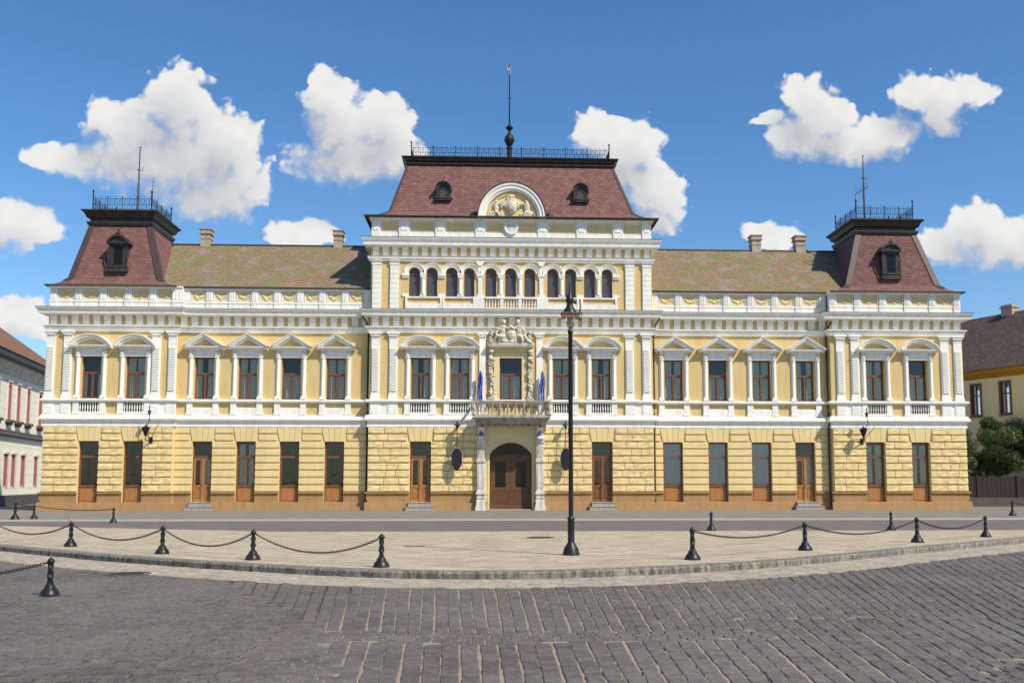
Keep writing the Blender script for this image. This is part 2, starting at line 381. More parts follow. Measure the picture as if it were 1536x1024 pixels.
# ---- ground floor
gw = MB(); PART = {}; 
class PD(dict):
    def __missing__(s, k): s[k] = MB(); return s[k]
rs = PD(); pl = PD(); ks = PD()
PORT = (-1.56, 1.54)
for bi, (X0, X1, y) in enumerate(BLOCKS):
    ops = [(a, b, GZ0, GZ1) for a, b, k in GW if X0 < a < X1]
    if bi == 2:
        wall(gw, X0, PORT[0], 0, 5.3, y, .5, [o for o in ops if o[0] < 0]); wall(gw, PORT[1], X1, 0, 5.3, y, .5, [o for o in ops if o[0] > 0])
        # portal: smooth wall with segmental arch
        hw, sp, rise = 1.26, 3.32, .7
        gw.cur = 1
        gw.box(PORT[0], -hw, .02, .52, 0, 5.3); gw.box(hw, PORT[1], .02, .52, 0, 5.3)
        rad = (hw*hw+rise*rise)/(2*rise); n = 20; cz = sp+rise-rad
        for i in range(n):
            xa, xb = -hw+2*hw*i/n, -hw+2*hw*(i+1)/n
            za, zb = cz+math.sqrt(rad*rad-xa*xa), cz+math.sqrt(rad*rad-xb*xb)
            gw.prism([(xa, za), (xb, zb), (xb, 5.3), (xa, 5.3)], .02, .52)
        gw.cur = 0
    else: wall(gw, X0, X1, 0, 5.3, y, .5, ops)
    # rusticated courses
    rough = bi in (0, 2, 4)
    spans = []; x = X0
    for a, b, _, _ in ops+([(PORT[0]-.0, PORT[1]+.0, 0, 0)] if bi == 2 else []): spans.append((a, b))
    spans.sort(); segs = []; x = X0
    for a, b in spans: segs.append((x, a)); x = b
    segs.append((x, X1))
    ncs = 9; ch = (Z_STR0-1.05)/ncs
    for k in range(ncs):
        z0 = 1.05+k*ch; z1 = z0+ch
        for a, b in segs:
            a2 = a+(.17 if a > X0 and k >= 7 else 0); b2 = b-(.17 if b < X1 and k >= 7 else 0)
            if rough:
                xx = a2
                while xx < b2-.01:
                    w = R.uniform(.55, 1.25)
                    if b2-(xx+w) < .45: w = b2-xx
                    rock(rs[(bi, a)], xx, xx+w, z0, z1, y, .1, .042); xx += w
            else:
                xx = a2
                while xx < b2-.01:
                    w = R.uniform(.9, 2.2)
                    if b2-(xx+w) < .5: w = b2-xx
                    rock(rs[(bi, a)], xx-.008, xx+w+.008, z0, z1, y, .09, .01, .4); xx += w
    # keystones over windows
    for a, b, _, _ in ops:
        n = 4; w0 = (b-a)/n; w1 = (b-a+.34)/n
        for i in range(n):
            xa, xb = a+i*w0, a+(i+1)*w0; ta, tb = a-.17+i*w1, a-.17+(i+1)*w1
            ks[(bi, a)].prism([(xa+.008, GZ1), (xb-.008, GZ1), (tb-.008, Z_STR0), (ta+.008, Z_STR0)], y-.07-.012*(i % 2), y+.01)
    # plinth
    e0 = X0-(.0 if bi in (0, 4, 2) else 0); 
    pa = X0; bounds = sorted(spans)
    cuts = [X0]+[q for s_ in bounds for q in s_]+[X1]
    for i in range(0, len(cuts), 2):
        a, b = cuts[i], cuts[i+1]
        ea = .2 if (i == 0 and bi in (0, 2, 4)) else 0; eb = .2 if (i+2 >= len(cuts) and bi in (0, 2, 4)) else 0
        pl[(bi, i)].box(a-ea*.3, b+eb*.3, y-.05, y+.01, .6, .98)
        pl[(bi, i)].xprof(a-ea*.7, b+eb*.7, [(y+.01,.95),(y-.07,.96),(y-.15,1.0),(y-.15,1.04),(y-.02,1.08),(y+.01,1.08)])
    doorx = [(a, b) for a, b, k in GW if k == 'door' and X0 < a < X1]+([(-1.45, 1.43)] if bi == 2 else [])
    x = X0-(.16 if bi in (0, 2, 4) else 0)
    for a, b in sorted(doorx)+[(X1+(.16 if bi in (0, 2, 4) else 0), None)]:
        if a > x: pl[(bi, 'low', a)].xprof(x, a, [(y+.01,.0),(y-.2,.0),(y-.16,.4),(y-.15,.46),(y-.05,.475),(y+.01,.475)])

        x = b
    for i in range(0, len(cuts), 2):
        a, b = cuts[i], cuts[i+1]; pl[(bi, i)].box(a, b, y-.055, y+.011, .47, .61)
# end walls and back wall
for x0, x1, yy in ((XL, XL+.45, YPL), (XR-.45, XR, YPR)): gw.box(x0, x1, yy+.5, BACK, 0, 5.3)
gw.box(XL, XR, BACK-.4, BACK, 0, 5.3)
gwall = gw.build('ground_floor_wall', [M['yellow_stone'], M['pale_yellow']], hall)
for q in rs.values(): q.build('rusticated_pier', M['yellow_stone'], hall)
for q in ks.values(): q.build('flat_arch', M['yellow_stone'], hall)
pl['l'].box(XL-.16, XL-.001, YPL+.02, BACK, 0, .5); pl['r'].box(XR+.001, XR+.16, YPR+.02, BACK, 0, .5)
for q in pl.values(): q.build('plinth', M['plinth'], hall)

# ---- upper wall
uw = MB()
for X0, X1, y in BLOCKS:
    wall(uw, X0, X1, 5.3, 12.0, y, .5, [(c-UHW-(.1 if k == 'main' else 0), c+UHW+(.1 if k == 'main' else 0), UZ0, UZ1) for c, k in UW if X0 < c < X1])
for x0, x1, yy in ((XL, XL+.45, YPL), (XR-.45, XR, YPR)): uw.box(x0, x1, yy+.5, BACK, 5.3, 12.0)
uw.box(XL, XR, BACK-.4, BACK, 5.3, 12.0)
uw.build('upper_wall', M['yellow_brick'], hall)
def interior(m):
    m.box(XL+.5, XR-.5, 4.0, 4.1, 0, 15.0); m.box(XL+.5, XR-.5, .75, 11.5, 5.1, 5.25); m.box(XL+.5, XR-.5, .75, 11.5, 11.8, 11.9)
    for x in (-20.1, -14.5, -8.4, -2, 2, 8.3, 14.2, 19.4): m.box(x, x+.15, 1.1, 4, 0.1, 11.7)
one(interior, 'interior_partitions', M['interior'], hall)

# ---- horizontal mouldings, swept round every break of the facade
def mould(name, path, prof, mat, closed=False): return one(lambda m: m.sweep(path, prof, closed), name, mat, hall)
mould('string_course', PATH, [(-.02,4.93),(.09,4.93),(.1,5.02),(.075,5.05),(.08,5.22),(.13,5.28),(.19,5.31),(.24,5.34),(.25,5.42),(.2,5.47),(.17,5.58),(.1,5.65),(-.02,5.65)], M['white'])
mould('sill_course', PATH, [(-.02,6.38),(.1,6.38),(.17,6.42),(.22,6.46),(.22,6.54),(.12,6.58),(-.02,6.59)], M['white'])
mould('architrave', PATH, [(-.02,10.62),(.12,10.62),(.12,10.72),(.17,10.75),(.17,10.87),(.26,10.92),(.26,10.97),(.1,11.0),(-.02,11.0)], M['white'])
mould('main_cornice', PATH, [(-.02,11.58),(.3,11.58),(.33,11.62),(.44,11.63),(.46,11.78),(.5,11.82),(.57,11.92),(.58,11.95),(.58,11.975),(-.02,12.0)], M['white'])
one(lambda m: m.sweep(PATH, [(.2,12.0),(.595,11.985),(.595,12.01),(.2,12.03)]), 'cornice_flashing', M['flash'], hall)
def brackets(name, path, z0, z1, per, out):
    for i in range(len(path)-1):
        (xa, ya), (xb, yb) = path[i], path[i+1]
        if abs(ya-yb) > 1e-6: continue
        L = xb-xa; n = max(1, round(L/per)); p = L/n; w = per*.3; h = z1-z0
        for k in range(n):
            cached(name, lambda m: (m.xprof(-w, w, [(.01, z0), (-.05, z0), (-.06, z0+h*.2), (-.1, z0+h*.45), (-out*.8, z0+h*.7), (-out, z0+h*.82), (-out, z1), (.01, z1)]), m.box(-w-.02, w+.02, -out-.02, .01, z1-.07, z1+.004)), name, M['white'], hall, (xa+(k+.5)*p, ya, 0))
brackets('cornice_bracket', PATH, 11.03, 11.582, .63, .16)
# weather stains on the frieze are part of the brick paint

# ---- pilasters with ladder-like panels
def pilaster(m, w, z0, z1, ladder=True, cap=.42):
    h = w/2
    m.box(-h-.04, h+.04, -.13, .01, z0, z0+.16); m.box(-h-.02, h+.02, -.115, .01, z0+.16, z0+.24)
    m.box(-h, h, -.09, .01, z0+.24, z1-cap)
    # capital: neck, echinus steps
    m.box(-h-.01, h+.01, -.1, .01, z1-cap, z1-cap+.05)
    m.xprof(-h, h, [(.01, z1-cap+.05), (-.1, z1-cap+.05), (-.12, z1-.2), (-.18, z1-.12), (-.18, z1-.1), (.01, z1-.1)])
    m.prism([(-h-.01, z1-.24), (h+.01, z1-.24), (h+.12, z1-.1), (-h-.12, z1-.1)], -.17, .008)
    m.box(-h-.14, h+.14, -.21, .01, z1-.1, z1+.004)
    if ladder:
        a, b = z0+.5, z1-cap-.35; q = .155; k = int((b-a)/q)
        for i in range(k):
            zz = a+i*q; m.prism([(-h+.06, zz), (h-.06, zz), (h-.06, zz+.095), (-h+.06, zz+.095)], -.145, -.08)
PX = [-27.33, -26.33, -21.15, -20.2, -8.13, -7.07, 7.21, 8.24, 20.2, 21.11, 26.74, 27.56]
for x in PX:
    cached('pil', lambda m: pilaster(m, .5, 6.59, 10.63), 'pilaster', M['white'], hall, (x, yof(x), 0))
for x in (-1.72, 1.72):
    cached('pils', lambda m: pilaster(m, .38, 6.59, 10.63, False), 'pilaster', M['white'], hall, (x, 0, 0))
# pedestals and aprons of the dado zone
class DD:
    def box(s, *a): one(lambda m: m.box(*a), 'pedestal', M['white'], hall)
dd = DD()
for x in PX: dd.box(x-.3, x+.3, yof(x)-.1, yof(x)+.01, 5.65, 6.39); dd.box(x-.26, x+.26, yof(x)-.115, yof(x), 5.72, 6.2)
for a, b, y in ((-27.33,-26.33,YPL), (-8.13,-7.07,0), (7.21,8.24,0), (20.2,21.11,YPR), (26.74,27.56,YPR), (-21.15,-20.2,YPL)):
    dd.box(a+.3, b-.3, y-.07, y+.01, 5.65, 6.39)
for x in (-1.72, 1.72): dd.box(x-.22, x+.22, -.1, .01, 5.65, 6.39)
for c, k in UW:
    y = yof(c)
    if k == 'main': continue
    for s_ in (-1, 1):
        xx = c+s_*(UHW+.2); dd.box(xx-.17, xx+.17, y-.12, y+.01, 5.65, 6.39); dd.box(xx-.21, xx+.21, y-.15, y+.01, 5.65, 5.77)
    if k == 'tri': dd.box(c-UHW-.03, c+UHW+.03, y-.1, y+.01, 5.65, 6.05); dd.box(c-UHW-.03, c+UHW+.03, y-.05, y+.01, 6.05, 6.09)
    else: dd.box(c-UHW-.03, c+UHW+.03, y-.12, y+.01, 5.65, 5.8)

# ---- windows of the first floor
def colonette(m):
    m.box(-.17, .17, -.2, .01, 6.59, 6.7); m.box(-.14, .14, -.17, .01, 6.7, 6.78)
    m.box(-.13, .13, -.05, .01, 6.78, 9.1)
    m.lathe(0, -.05, [(.095, 6.78), (.115, 6.8), (.095, 6.84), (.09, 7.2), (.085, 8.95), (.1, 8.98), (.085, 9.02)], 14)
    # foliage capital and console
    m.lathe(0, -.06, [(.085, 9.02), (.12, 9.1), (.1, 9.16), (.15, 9.26), (.12, 9.3), (.17, 9.4)], 8)
    for i in range(8):
        a = math.pi+math.pi*i/7; m.ell((.13*math.cos(a), -.06+.11*math.sin(a), 9.14+.13*(i % 2)), (.035, .035, .06), 6, 4)
    m.xprof(-.11, .11, [(.01, 9.4), (-.12, 9.4), (-.2, 9.5), (-.16, 9.58), (-.28, 9.68), (-.3, 9.75), (.01, 9.75)])
def entab(m):
    m.box(-UHW-.07, UHW+.07, -.08, .01, 9.121, 9.22); m.box(-UHW-.07, UHW+.07, -.12, .01, 9.22, 9.5); m.box(-UHW-.07, UHW+.07, -.17, .01, 9.5, 9.58)
def seg_ped(m):
    entab(m); W = 1.2; z = 9.68
    m.xprof(-W, W, [(.01, z-.1), (-.22, z-.1), (-.32, z-.02), (-.4, z), (-.42, z+.08), (.01, z+.1)])
    rise = .62; w2 = W-.02; rad = (w2*w2+rise*rise)/(2*rise); cz = z+.06+rise-rad; a = math.degrees(math.asin(w2/rad))
    m.arc(0, cz, rad-.12, rad, -.44, .01, 90-a, 90+a, 20); m.arc(0, cz, rad-.24, rad-.12, -.3, .01, 90-a*.93, 90+a*.93, 20); m.arc(0, cz, rad, rad+.05, -.5, .01, 90-a, 90+a, 20)
def tri_ped(m):
    entab(m); W = 1.18; z = 9.68; h = .72
    m.xprof(-W, W, [(.01, z-.1), (-.22, z-.1), (-.32, z-.02), (-.4, z), (-.42, z+.08), (.01, z+.1)])
    for t, u, y in ((0, .12, -.44), (.12, .24, -.3), (-.05, 0, -.5)):
        f = lambda d: (W-d*2.2, z+.1, h-d)
        def P(d): return [(-(W-d*1.7), z+.09), (0, z+.09+h-d*1.15), ((W-d*1.7), z+.09)]
        o, i = P(t), P(u)
        m.prism([i[0], i[1], o[1], o[0]], y, .01); m.prism([o[2], o[1], i[1], i[2]], y, .01)
def wframe(m, hw=UHW):
    y = .3
    m.box(-hw, -hw+.07, y-.04, y+.05, UZ0, UZ1); m.box(hw-.07, hw, y-.04, y+.05, UZ0, UZ1)
    m.box(-hw+.07, hw-.07, y-.04, y+.05, UZ1-.07, UZ1); m.box(-hw+.07, hw-.07, y-.04, y+.05, UZ0, UZ0+.07)
    m.box(-hw+.07, hw-.07, y-.05, y+.04, 8.1, 8.2)
    m.box(-.035, .035, y-.07, y+.03, UZ0+.07, 8.1)
    for s_ in (-1, 1):
        a, b = sorted((s_*.045, s_*(hw-.07)))
        m.box(a, a+.035, y-.025, y+.02, UZ0+.07, 8.1); m.box(b-.035, b, y-.025, y+.02, UZ0+.07, 8.1)
        m.box(a+.035, b-.035, y-.025, y+.02, UZ0+.07, UZ0+.11); m.box(a+.035, b-.035, y-.025, y+.02, 8.06, 8.1)
    m.box(-hw, hw, -.02, .28, UZ0-.03, UZ0+.015)
def wpane(m, hw=UHW): m.box(-hw+.06, hw-.06, .3, .306, UZ0+.06, UZ1-.06)
def curtain(m, w, z0, z1, y, gap=.06, seed=0, x0=0):
    r = random.Random(seed)
    for s_ in (-1, 1):
        a, b = (x0-w, x0-gap) if s_ < 0 else (x0+gap, x0+w); n = 26; rows = [[], []]; ph = r.uniform(0, 6); fr = r.uniform(30, 45)
        for i in range(n+1):
            x = a+(b-a)*i/n; yy = y+.03*math.sin(x*fr+ph)+.015*math.sin(x*fr*2.3)
            rows[0].append((x, yy, z0)); rows[1].append((x, yy*.7+.3*y, z1))
        m.grid(rows)
def baluster_row(m, hw, z0, z1, y, n):
    h = z1-z0
    for i in range(n):
        x = -hw+2*hw*(i+.5)/n
        m.lathe(x, y, [(.035, z0), (.035, z0+h*.06), (.02, z0+h*.14), (.042, z0+h*.38), (.03, z0+h*.55), (.018, z0+h*.78), (.034, z0+h*.92), (.034, z1)], 8)
WL = {'seg': 'curved hood', 'tri': 'triangular hood', 'main': 'carved frame'}
for i, (c, k) in enumerate(UW):
    y = yof(c); hw = UHW+(.1 if k == 'main' else 0)
    w = cached('wf%s' % hw, lambda m: wframe(m, hw), 'window', M['wood'], hall, (c, y, 0))
    cached('wp%s' % hw, lambda m: wpane(m, hw), 'pane', M['glass'], w, None)
    gap = (.03, .05, .16, .08)[i % 4] if i not in (0, 1) else (.3, .05)[i]
    one(lambda m: curtain(m, hw-.05, UZ0+.05, 9.05 if i % 4 else 8.14, .335, gap, i), 'curtain', M['curtain'], w, True)
    if k != 'main':
        cached('ped'+k, seg_ped if k == 'seg' else tri_ped, 'pediment', [M['white']], w, None)
        for s_ in (-1, 1): cached('col', colonette, 'colonette', M['white'], w, (s_*(UHW+.2), 0, 0))
    if k == 'seg':
        cached('bal', lambda m: (baluster_row(m, UHW+.02, 5.8, 6.39, -.07, 8)), 'balustrade', M['white'], w, None)
        cached('balb', lambda m: m.box(-UHW-.02, UHW+.02, -.008, .0, 5.8, 6.38), 'balustrade_shade_sheet', M['interior'], w, None)  # flat dark sheet on the wall, painting the shade behind the balusters

# ---- ground floor windows and doors
def gframe(m, hw, kind):
    y = .22
    m.box(-hw, -hw+.08, y-.05, y+.06, GZ0, GZ1); m.box(hw-.08, hw, y-.05, y+.06, GZ0, GZ1)
    m.box(-hw+.08, hw-.08, y-.05, y+.06, GZ1-.1, GZ1); m.box(-hw+.08, hw-.08, y-.06, y+.05, 3.1, 3.22)
    if kind == 'pair': m.box(-.06, .06, y-.05, y+.04, 1.5, 3.1)
    if kind in ('dark', 'blind', 'lace', 'pair'):
        m.box(-hw+.08, hw-.08, y-.07, y+.05, 1.38, 1.5)
        m.box(-hw+.08, -hw+.12, y-.03, y+.03, 1.5, 3.1); m.box(hw-.12, hw-.08, y-.03, y+.03, 1.5, 3.1)
def gpanel(m, hw):
    y = .22
    m.box(-hw+.08, hw-.08, y-.02, y+.04, GZ0, 1.38)
    m.box(-hw+.14, hw-.14, y-.045, y-.018, GZ0+.1, 1.28)
def leafdoor(m, hw, z0=.48, z1=3.1):
    """pair of narrow door leaves, lower panels, glazed above"""
    y = .22; mid = .0
    m.box(-.05, .05, y-.08, y+.03, z0, z1)
    for s_ in (-1, 1):
        a, b = sorted((s_*.05, s_*(hw-.08)))
        m.box(a, a+.09, y-.03, y+.03, z0, z1); m.box(b-.09, b, y-.03, y+.03, z0, z1)
        for q0, q1 in ((z0, z0+.14), (1.35, 1.5), (z1-.12, z1)): m.box(a+.09, b-.09, y-.03, y+.03, q0, q1)
        m.box(a+.09, b-.09, y-.0, y+.02, z0+.14, 1.35); m.box(a+.13, b-.13, y-.025, y+.0, z0+.24, 1.25)
for i, (a, b, k) in enumerate(GW):
    c, hw = (a+b)/2, (b-a)/2; y = yof(c)
    w = one(lambda m: gframe(m, hw, k), 'window' if k != 'door' else 'side_door', M['wood'], hall, loc=(c, y, 0))
    if k == 'door':
        one(lambda m: leafdoor(m, hw), 'door_leaf', M['door'] if i != 7 else M['wood'], w)
        one(lambda m: (m.box(-hw+.08, hw-.08, .225, .23, 3.22, GZ1-.1), m.box(-hw+.1, hw-.1, .225, .23, 1.45, 3.05)), 'pane', M['glass'], w)
        if i in (2, 3, 11): one(lambda m: m.box(-.03, hw-.1, .4, .41, 1.5, 3.05), 'blind', M['blind'], w)
        one(lambda m: m.lathe(-.02, .1, [(.0, 1.42), (.02, 1.43), (.028, 1.46), (.02, 1.49), (0, 1.5)], 8), 'handle', M['black'], w)
        st = MB(); st.box(-hw-.2, hw+.2, -.62, -.0, 0, .2); st.box(-hw-.04, hw+.04, -.36, .2, .2, .44); st.box(-hw-.24, hw+.24, -.65, -.01, .2, .235); st.box(-hw-.07, hw+.07, -.39, .2, .44, .475)
        st.build('doorstep', M['step'], hall, loc=(c, y, 0))
    else:
        one(lambda m: gpanel(m, hw), 'apron_panel', M['door'], w)
        one(lambda m: (m.box(-hw+.08, hw-.08, .225, .23, 3.22, GZ1-.1), m.box(-hw+.08, hw-.08, .225, .23, 1.5, 3.1)), 'pane', M['glass'], w)
        one(lambda m: m.box(-hw-.12, hw+.12, -.13, .18, .44, GZ0+.002), 'sill', M['plinth'], w)
        if k == 'blind':
            def bl(m):
                for j in range(22):
                    zz = 1.52+j*.115; m.box(-hw+.09, hw-.09, .3+.008*math.sin(j*1.7), .305+.008*math.sin(j*1.7), zz, zz+.115)
            one(bl, 'blind', M['blind'], w, loc=(0, -.05, 0))
        if k in ('lace', 'pair'): one(lambda m: curtain(m, hw-.1, 1.5, 3.9, .36, .1, i), 'curtain', M['curtain'], w, True)
        if k == 'dark': one(lambda m: curtain(m, hw-.1, 1.5, 3.9, .5, .34, i), 'curtain', M['interior'], w, True)

# ---- portal
def doorpoly(hw, sp, rise, z0, n=16):
    rad = (hw*hw+rise*rise)/(2*rise); cz = sp+rise-rad
    return [(-hw, z0), (hw, z0)]+[(hw-2*hw*i/n, cz+math.sqrt(max(0, rad*rad-(hw-2*hw*i/n)**2))) for i in range(n+1)]
pd = MB()
pd.prism(doorpoly(1.26, 3.32, .7, 3.2), .40, .46)
pd.cur = 1; pd.prism(doorpoly(1.17, 3.33, .6, 3.3), .39, .41)
pdo = pd.build('entrance_door', [M['darkdoor'], M['dark_glass']], hall)
def pleaf(m):
    m.box(-.61, -.5, -.03, .04, 0, 3.15); m.box(.5, .61, -.03, .04, 0, 3.15)
    for a, b in ((0,.3), (1.1,1.3), (2.85,3.15)): m.box(-.5, .5, -.03, .04, a, b)
    m.box(-.5, .5, .0, .03, .3, 1.1); 
    for i in range(9): m.box(-.48+i*.107, -.48+i*.107+.09, -.018, .0, .32, 1.08)
    m.box(-.5, -.32, -.02, .04, 1.3, 2.85); m.box(.32, .5, -.02, .04, 1.3, 2.85)
def ppane(m): m.box(-.32, .32, .0, .01, 1.3, 2.85)
for x in (-.615, .615):
    l = cached('pleaf', pleaf, 'door_leaf', M['darkdoor'], pdo, (x, .42, .06)); 
one(lambda m: [m.box(x-.32, x+.32, .425, .43, 1.36, 2.91) for x in (-.615, .615)], 'pane', M['dark_glass'], pdo)
one(lambda m: m.tube([(.06, .33, 1.0), (.06, .3, 1.05), (.06, .3, 1.2), (.06, .33, 1.25)], .012), 'handle', M['black'], pdo)
one(lambda m: m.box(-1.45, 1.43, -.2, .4, 0, .06), 'threshold', M['step'], hall)
one(lambda m: (m.arc(0, 4.02-( (1.26**2+.49)/1.4), (1.26**2+.49)/1.4, (1.26**2+.49)/1.4+.13, -.02, .03, 90-47.5, 90+47.5, 24), m.box(-1.39, -1.26, -.02, .03, .06, 3.36), m.box(1.26, 1.39, -.02, .03, .06, 3.36)), 'door_surround', M['yellow'], hall)
def pcol(m):
    P = lambda w, d, z0, z1: m.box(-w, w, -d, .01, z0, z1)
    m.prism([(-.34, 0), (.34, 0), (.24, .5), (-.24, .5)], -.5, .01)
    P(.28, .46, .5, .62); P(.22, .4, .62, .95); P(.26, .44, .72, .78); P(.29, .47, .95, 1.08); P(.24, .42, 1.08, 1.2)
    m.prism([(-.2, 1.2), (.2, 1.2), (.24, 2.85), (-.24, 2.85)], -.38, .01)
    P(.28, .45, 2.85, 2.95); P(.25, .42, 2.95, 3.05); m.prism([(-.2, 3.05), (.2, 3.05), (.22, 4.0), (-.22, 4.0)], -.36, .01)
    m.prism([(-.13, 1.3), (.13, 1.3), (.16, 2.75), (-.16, 2.75)], -.4, -.3); m.prism([(-.12, 3.15), (.12, 3.15), (.14, 3.9), (-.14, 3.9)], -.38, -.3)
    P(.26, .42, 4.0, 4.12)
    m.xprof(-.2, .2, [(.01, 4.12), (-.34, 4.12), (-.44, 4.25), (-.36, 4.4), (-.34, 4.55), (-.5, 4.7), (-.62, 4.92), (.01, 4.92)])
    m.lathe(0, -.4, [(0.02, 4.1), (.2, 4.16), (.26, 4.26), (.2, 4.38), (.1, 4.45), (.12, 4.55), (.04, 4.62)], 10)
for x in (-1.78, 1.74):
    cl = cached('pcol', pcol, 'portal_pilaster', M['white2'], hall, (x, 0, 0))
    cached('rib', lambda m: m.lathe(0, -.44, [(.16, 4.42), (.13, 4.5), (.05, 4.66), (.01, 4.86)], 8), 'ribbon', M['violet'], cl, None)
# ---- balcony
def slab(m):
    for x0, x1, y0, z0, z1 in ((-2.1, 2.12, -1.3, 5.2, 5.32), (-2.2, 2.22, -1.42, 5.32, 5.42), (-2.28, 2.3, -1.5, 5.42, 5.52)): m.box(x0, x1, y0, -.35, z0, z1)
    m.box(-2.0, 2.02, -1.15, -.1, 5.08, 5.2)
    for x in (-1.9, 0, 1.92):
        w = .16 if x else .12
        m.xprof(x-w, x+w, [(-.05, 4.7 if x else 4.85), (-.2, 4.68 if x else 4.85), (-.45, 4.82 if x else 4.95), (-.6, 5.0), (-1.1, 5.06), (-1.12, 5.1), (-.05, 5.1)])
    for s_ in (-1, 1):   # carved swells under the slab
        for k in range(4): m.ell((s_*(.45+k*.36), -.45, 5.04), (.2, .4, .12), 8, 5)
bal = one(slab, 'balcony', M['balcony_stone'], hall)
def railing(m):
    y = -1.42; zb, zt = 5.52, 6.42
    corners = [(-2.2, -.2), (-2.2, y), (2.22, y), (2.22, -.2)]
    m.sweep(corners, [(-.07, zt-.09), (.05, zt-.09), (.07, zt-.04), (.07, zt), (-.07, zt)]); m.sweep(corners, [(-.06, zb), (.05, zb), (.05, zb+.08), (-.06, zb+.08)])
    for x in (-2.2, 2.22): m.box(x-.09, x+.09, y-.07, y+.1, zb+.05, zt-.05); m.lathe(x, y+.01, [(.14, zb+.1), (.09, zb+.25), (.14, zb+.45), (.08, zb+.7), (.12, zb+.8)], 8)
    for x in (-.75, .78): m.box(x-.07, x+.07, y-.05, y+.06, zb+.05, zt-.05)
    for k in range(19):
        x = -2.0+k*4.02/18
        m.lathe(x, y, [(.04, zb+.08), (.025, zb+.15), (.06, zb+.33), (.035, zb+.5), (.022, zb+.64), (.045, zb+.78), (.045, zt-.08)], 7)
one(railing, 'balcony_balustrade', M['balcony_stone'], bal)
def scroll(m):
    y = -1.47; zb = 5.6
    for k in range(9):
        x = -1.85+k*3.72/8
        pts = [(x+.13*math.cos(a*.5)*(1-a/22), y-.03, zb+.38+.26*math.sin(a*.5)*(1-a/26)) for a in range(0, 20)]
        m.tube(pts, .018, 5)
        m.tube([(x+.18, y-.02, zb), (x+.22, y-.05, zb+.3), (x+.16, y-.02, zb+.72)], .014, 5)
one(scroll, 'ironwork', M['black'], bal)

# ---- sculpture and carved ornament (voxel-remeshed so each piece is one surface)
def remesh(o, vs=.03, noise=.05, scale=.12):
    md = o.modifiers.new('weld', 'REMESH'); md.mode = 'VOXEL'; md.voxel_size = vs; md.use_smooth_shade = True
    t = bpy.data.textures.new('carving', 'CLOUDS'); t.noise_scale = scale; t.noise_depth = 3
    d = o.modifiers.new('carve', 'DISPLACE'); d.texture = t; d.strength = noise; d.mid_level = .5; d.texture_coords = 'GLOBAL'
    return o
def limb(m, pts, rs): m.tube(pts, rs, 8)
def figure(m, x, s_):
    """seated putto leaning towards the shield; s_ = side"""
    z = 9.95; y = -.28
    m.ell((x, y, z+.45), (.22, .18, .2)); m.ell((x-s_*.03, y, z+.78), (.19, .15, .25)); m.ell((x-s_*.06, y, z+1.0), (.2, .13, .12))
    m.ell((x-s_*.08, y-.02, z+1.14), (.07, .07, .09)); m.ell((x-s_*.1, y-.02, z+1.3), (.125, .13, .15)); m.ell((x-s_*.09, y+.02, z+1.37), (.14, .14, .11))
    limb(m, [(x+s_*.1, y, z+1.0), (x+s_*.3, y-.05, z+.78), (x+s_*.36, y-.12, z+.52)], [.075, .065, .045]); m.ell((x+s_*.37, y-.13, z+.47), (.06, .05, .07))
    limb(m, [(x-s_*.18, y-.02, z+.98), (x-s_*.36, y-.14, z+.9), (x-s_*.5, y-.16, z+.98)], [.075, .06, .045]); m.ell((x-s_*.53, y-.16, z+1.0), (.06, .05, .05))
    limb(m, [(x, y-.05, z+.42), (x+s_*.3, y-.2, z+.45), (x+s_*.5, y-.14, z+.2), (x+s_*.62, y-.18, z+.08)], [.13, .12, .085, .06])
    limb(m, [(x-s_*.05, y-.08, z+.42), (x+s_*.1, y-.28, z+.4), (x+s_*.2, y-.22, z+.12)], [.13, .11, .07]); m.ell((x+s_*.68, y-.2, z+.07), (.12, .07, .06))
def statues(m):
    for s_ in (-1, 1): figure(m, -.02+s_*.52, s_)
    z = 9.95; m.ell((-.02, -.3, z+.52), (.34, .16, .42)); m.ell((-.02, -.42, z+.5), (.22, .1, .28)); m.ell((-.02, -.3, z+1.0), (.16, .12, .12))
    m.ell((-.02, -.25, z+.12), (1.15, .22, .14)); 
    for k in range(12):
        x = -1.15+k*.206; m.ell((x, -.3+R.uniform(-.08,.05), z+.14+.2*(1-abs(x)/1.3)*R.random()), (.13, .12, .12))
one(statues, 'sculpture_group', M['ornament'], hall)
remesh(bpy.data.objects['sculpture_group'], .02, .06, .06)
def canopy(m):
    m.box(-1.38, 1.34, -.42, .01, 9.78, 9.9); m.box(-1.32, 1.28, -.34, .01, 9.66, 9.78); m.box(-1.2, 1.16, -.16, .01, 9.5, 9.66)
    m.box(-1.02, -.69, -.06, .01, 6.59, 9.5); m.box(.65, .98, -.06, .01, 6.59, 9.5); m.box(-.69, .65, -.06, .01, 9.121, 9.5)
    m.box(-.62, .58, -.09, .0, 9.24, 9.4)
one(canopy, 'central_window_surround', M['pale_yellow'], hall)
one(lambda m: (m.box(-1.42, 1.38, -.46, .01, 9.9, 9.96), m.box(-1.4, 1.36, -.43, .008, 9.84, 9.9)), 'canopy_cornice', M['white'], hall)
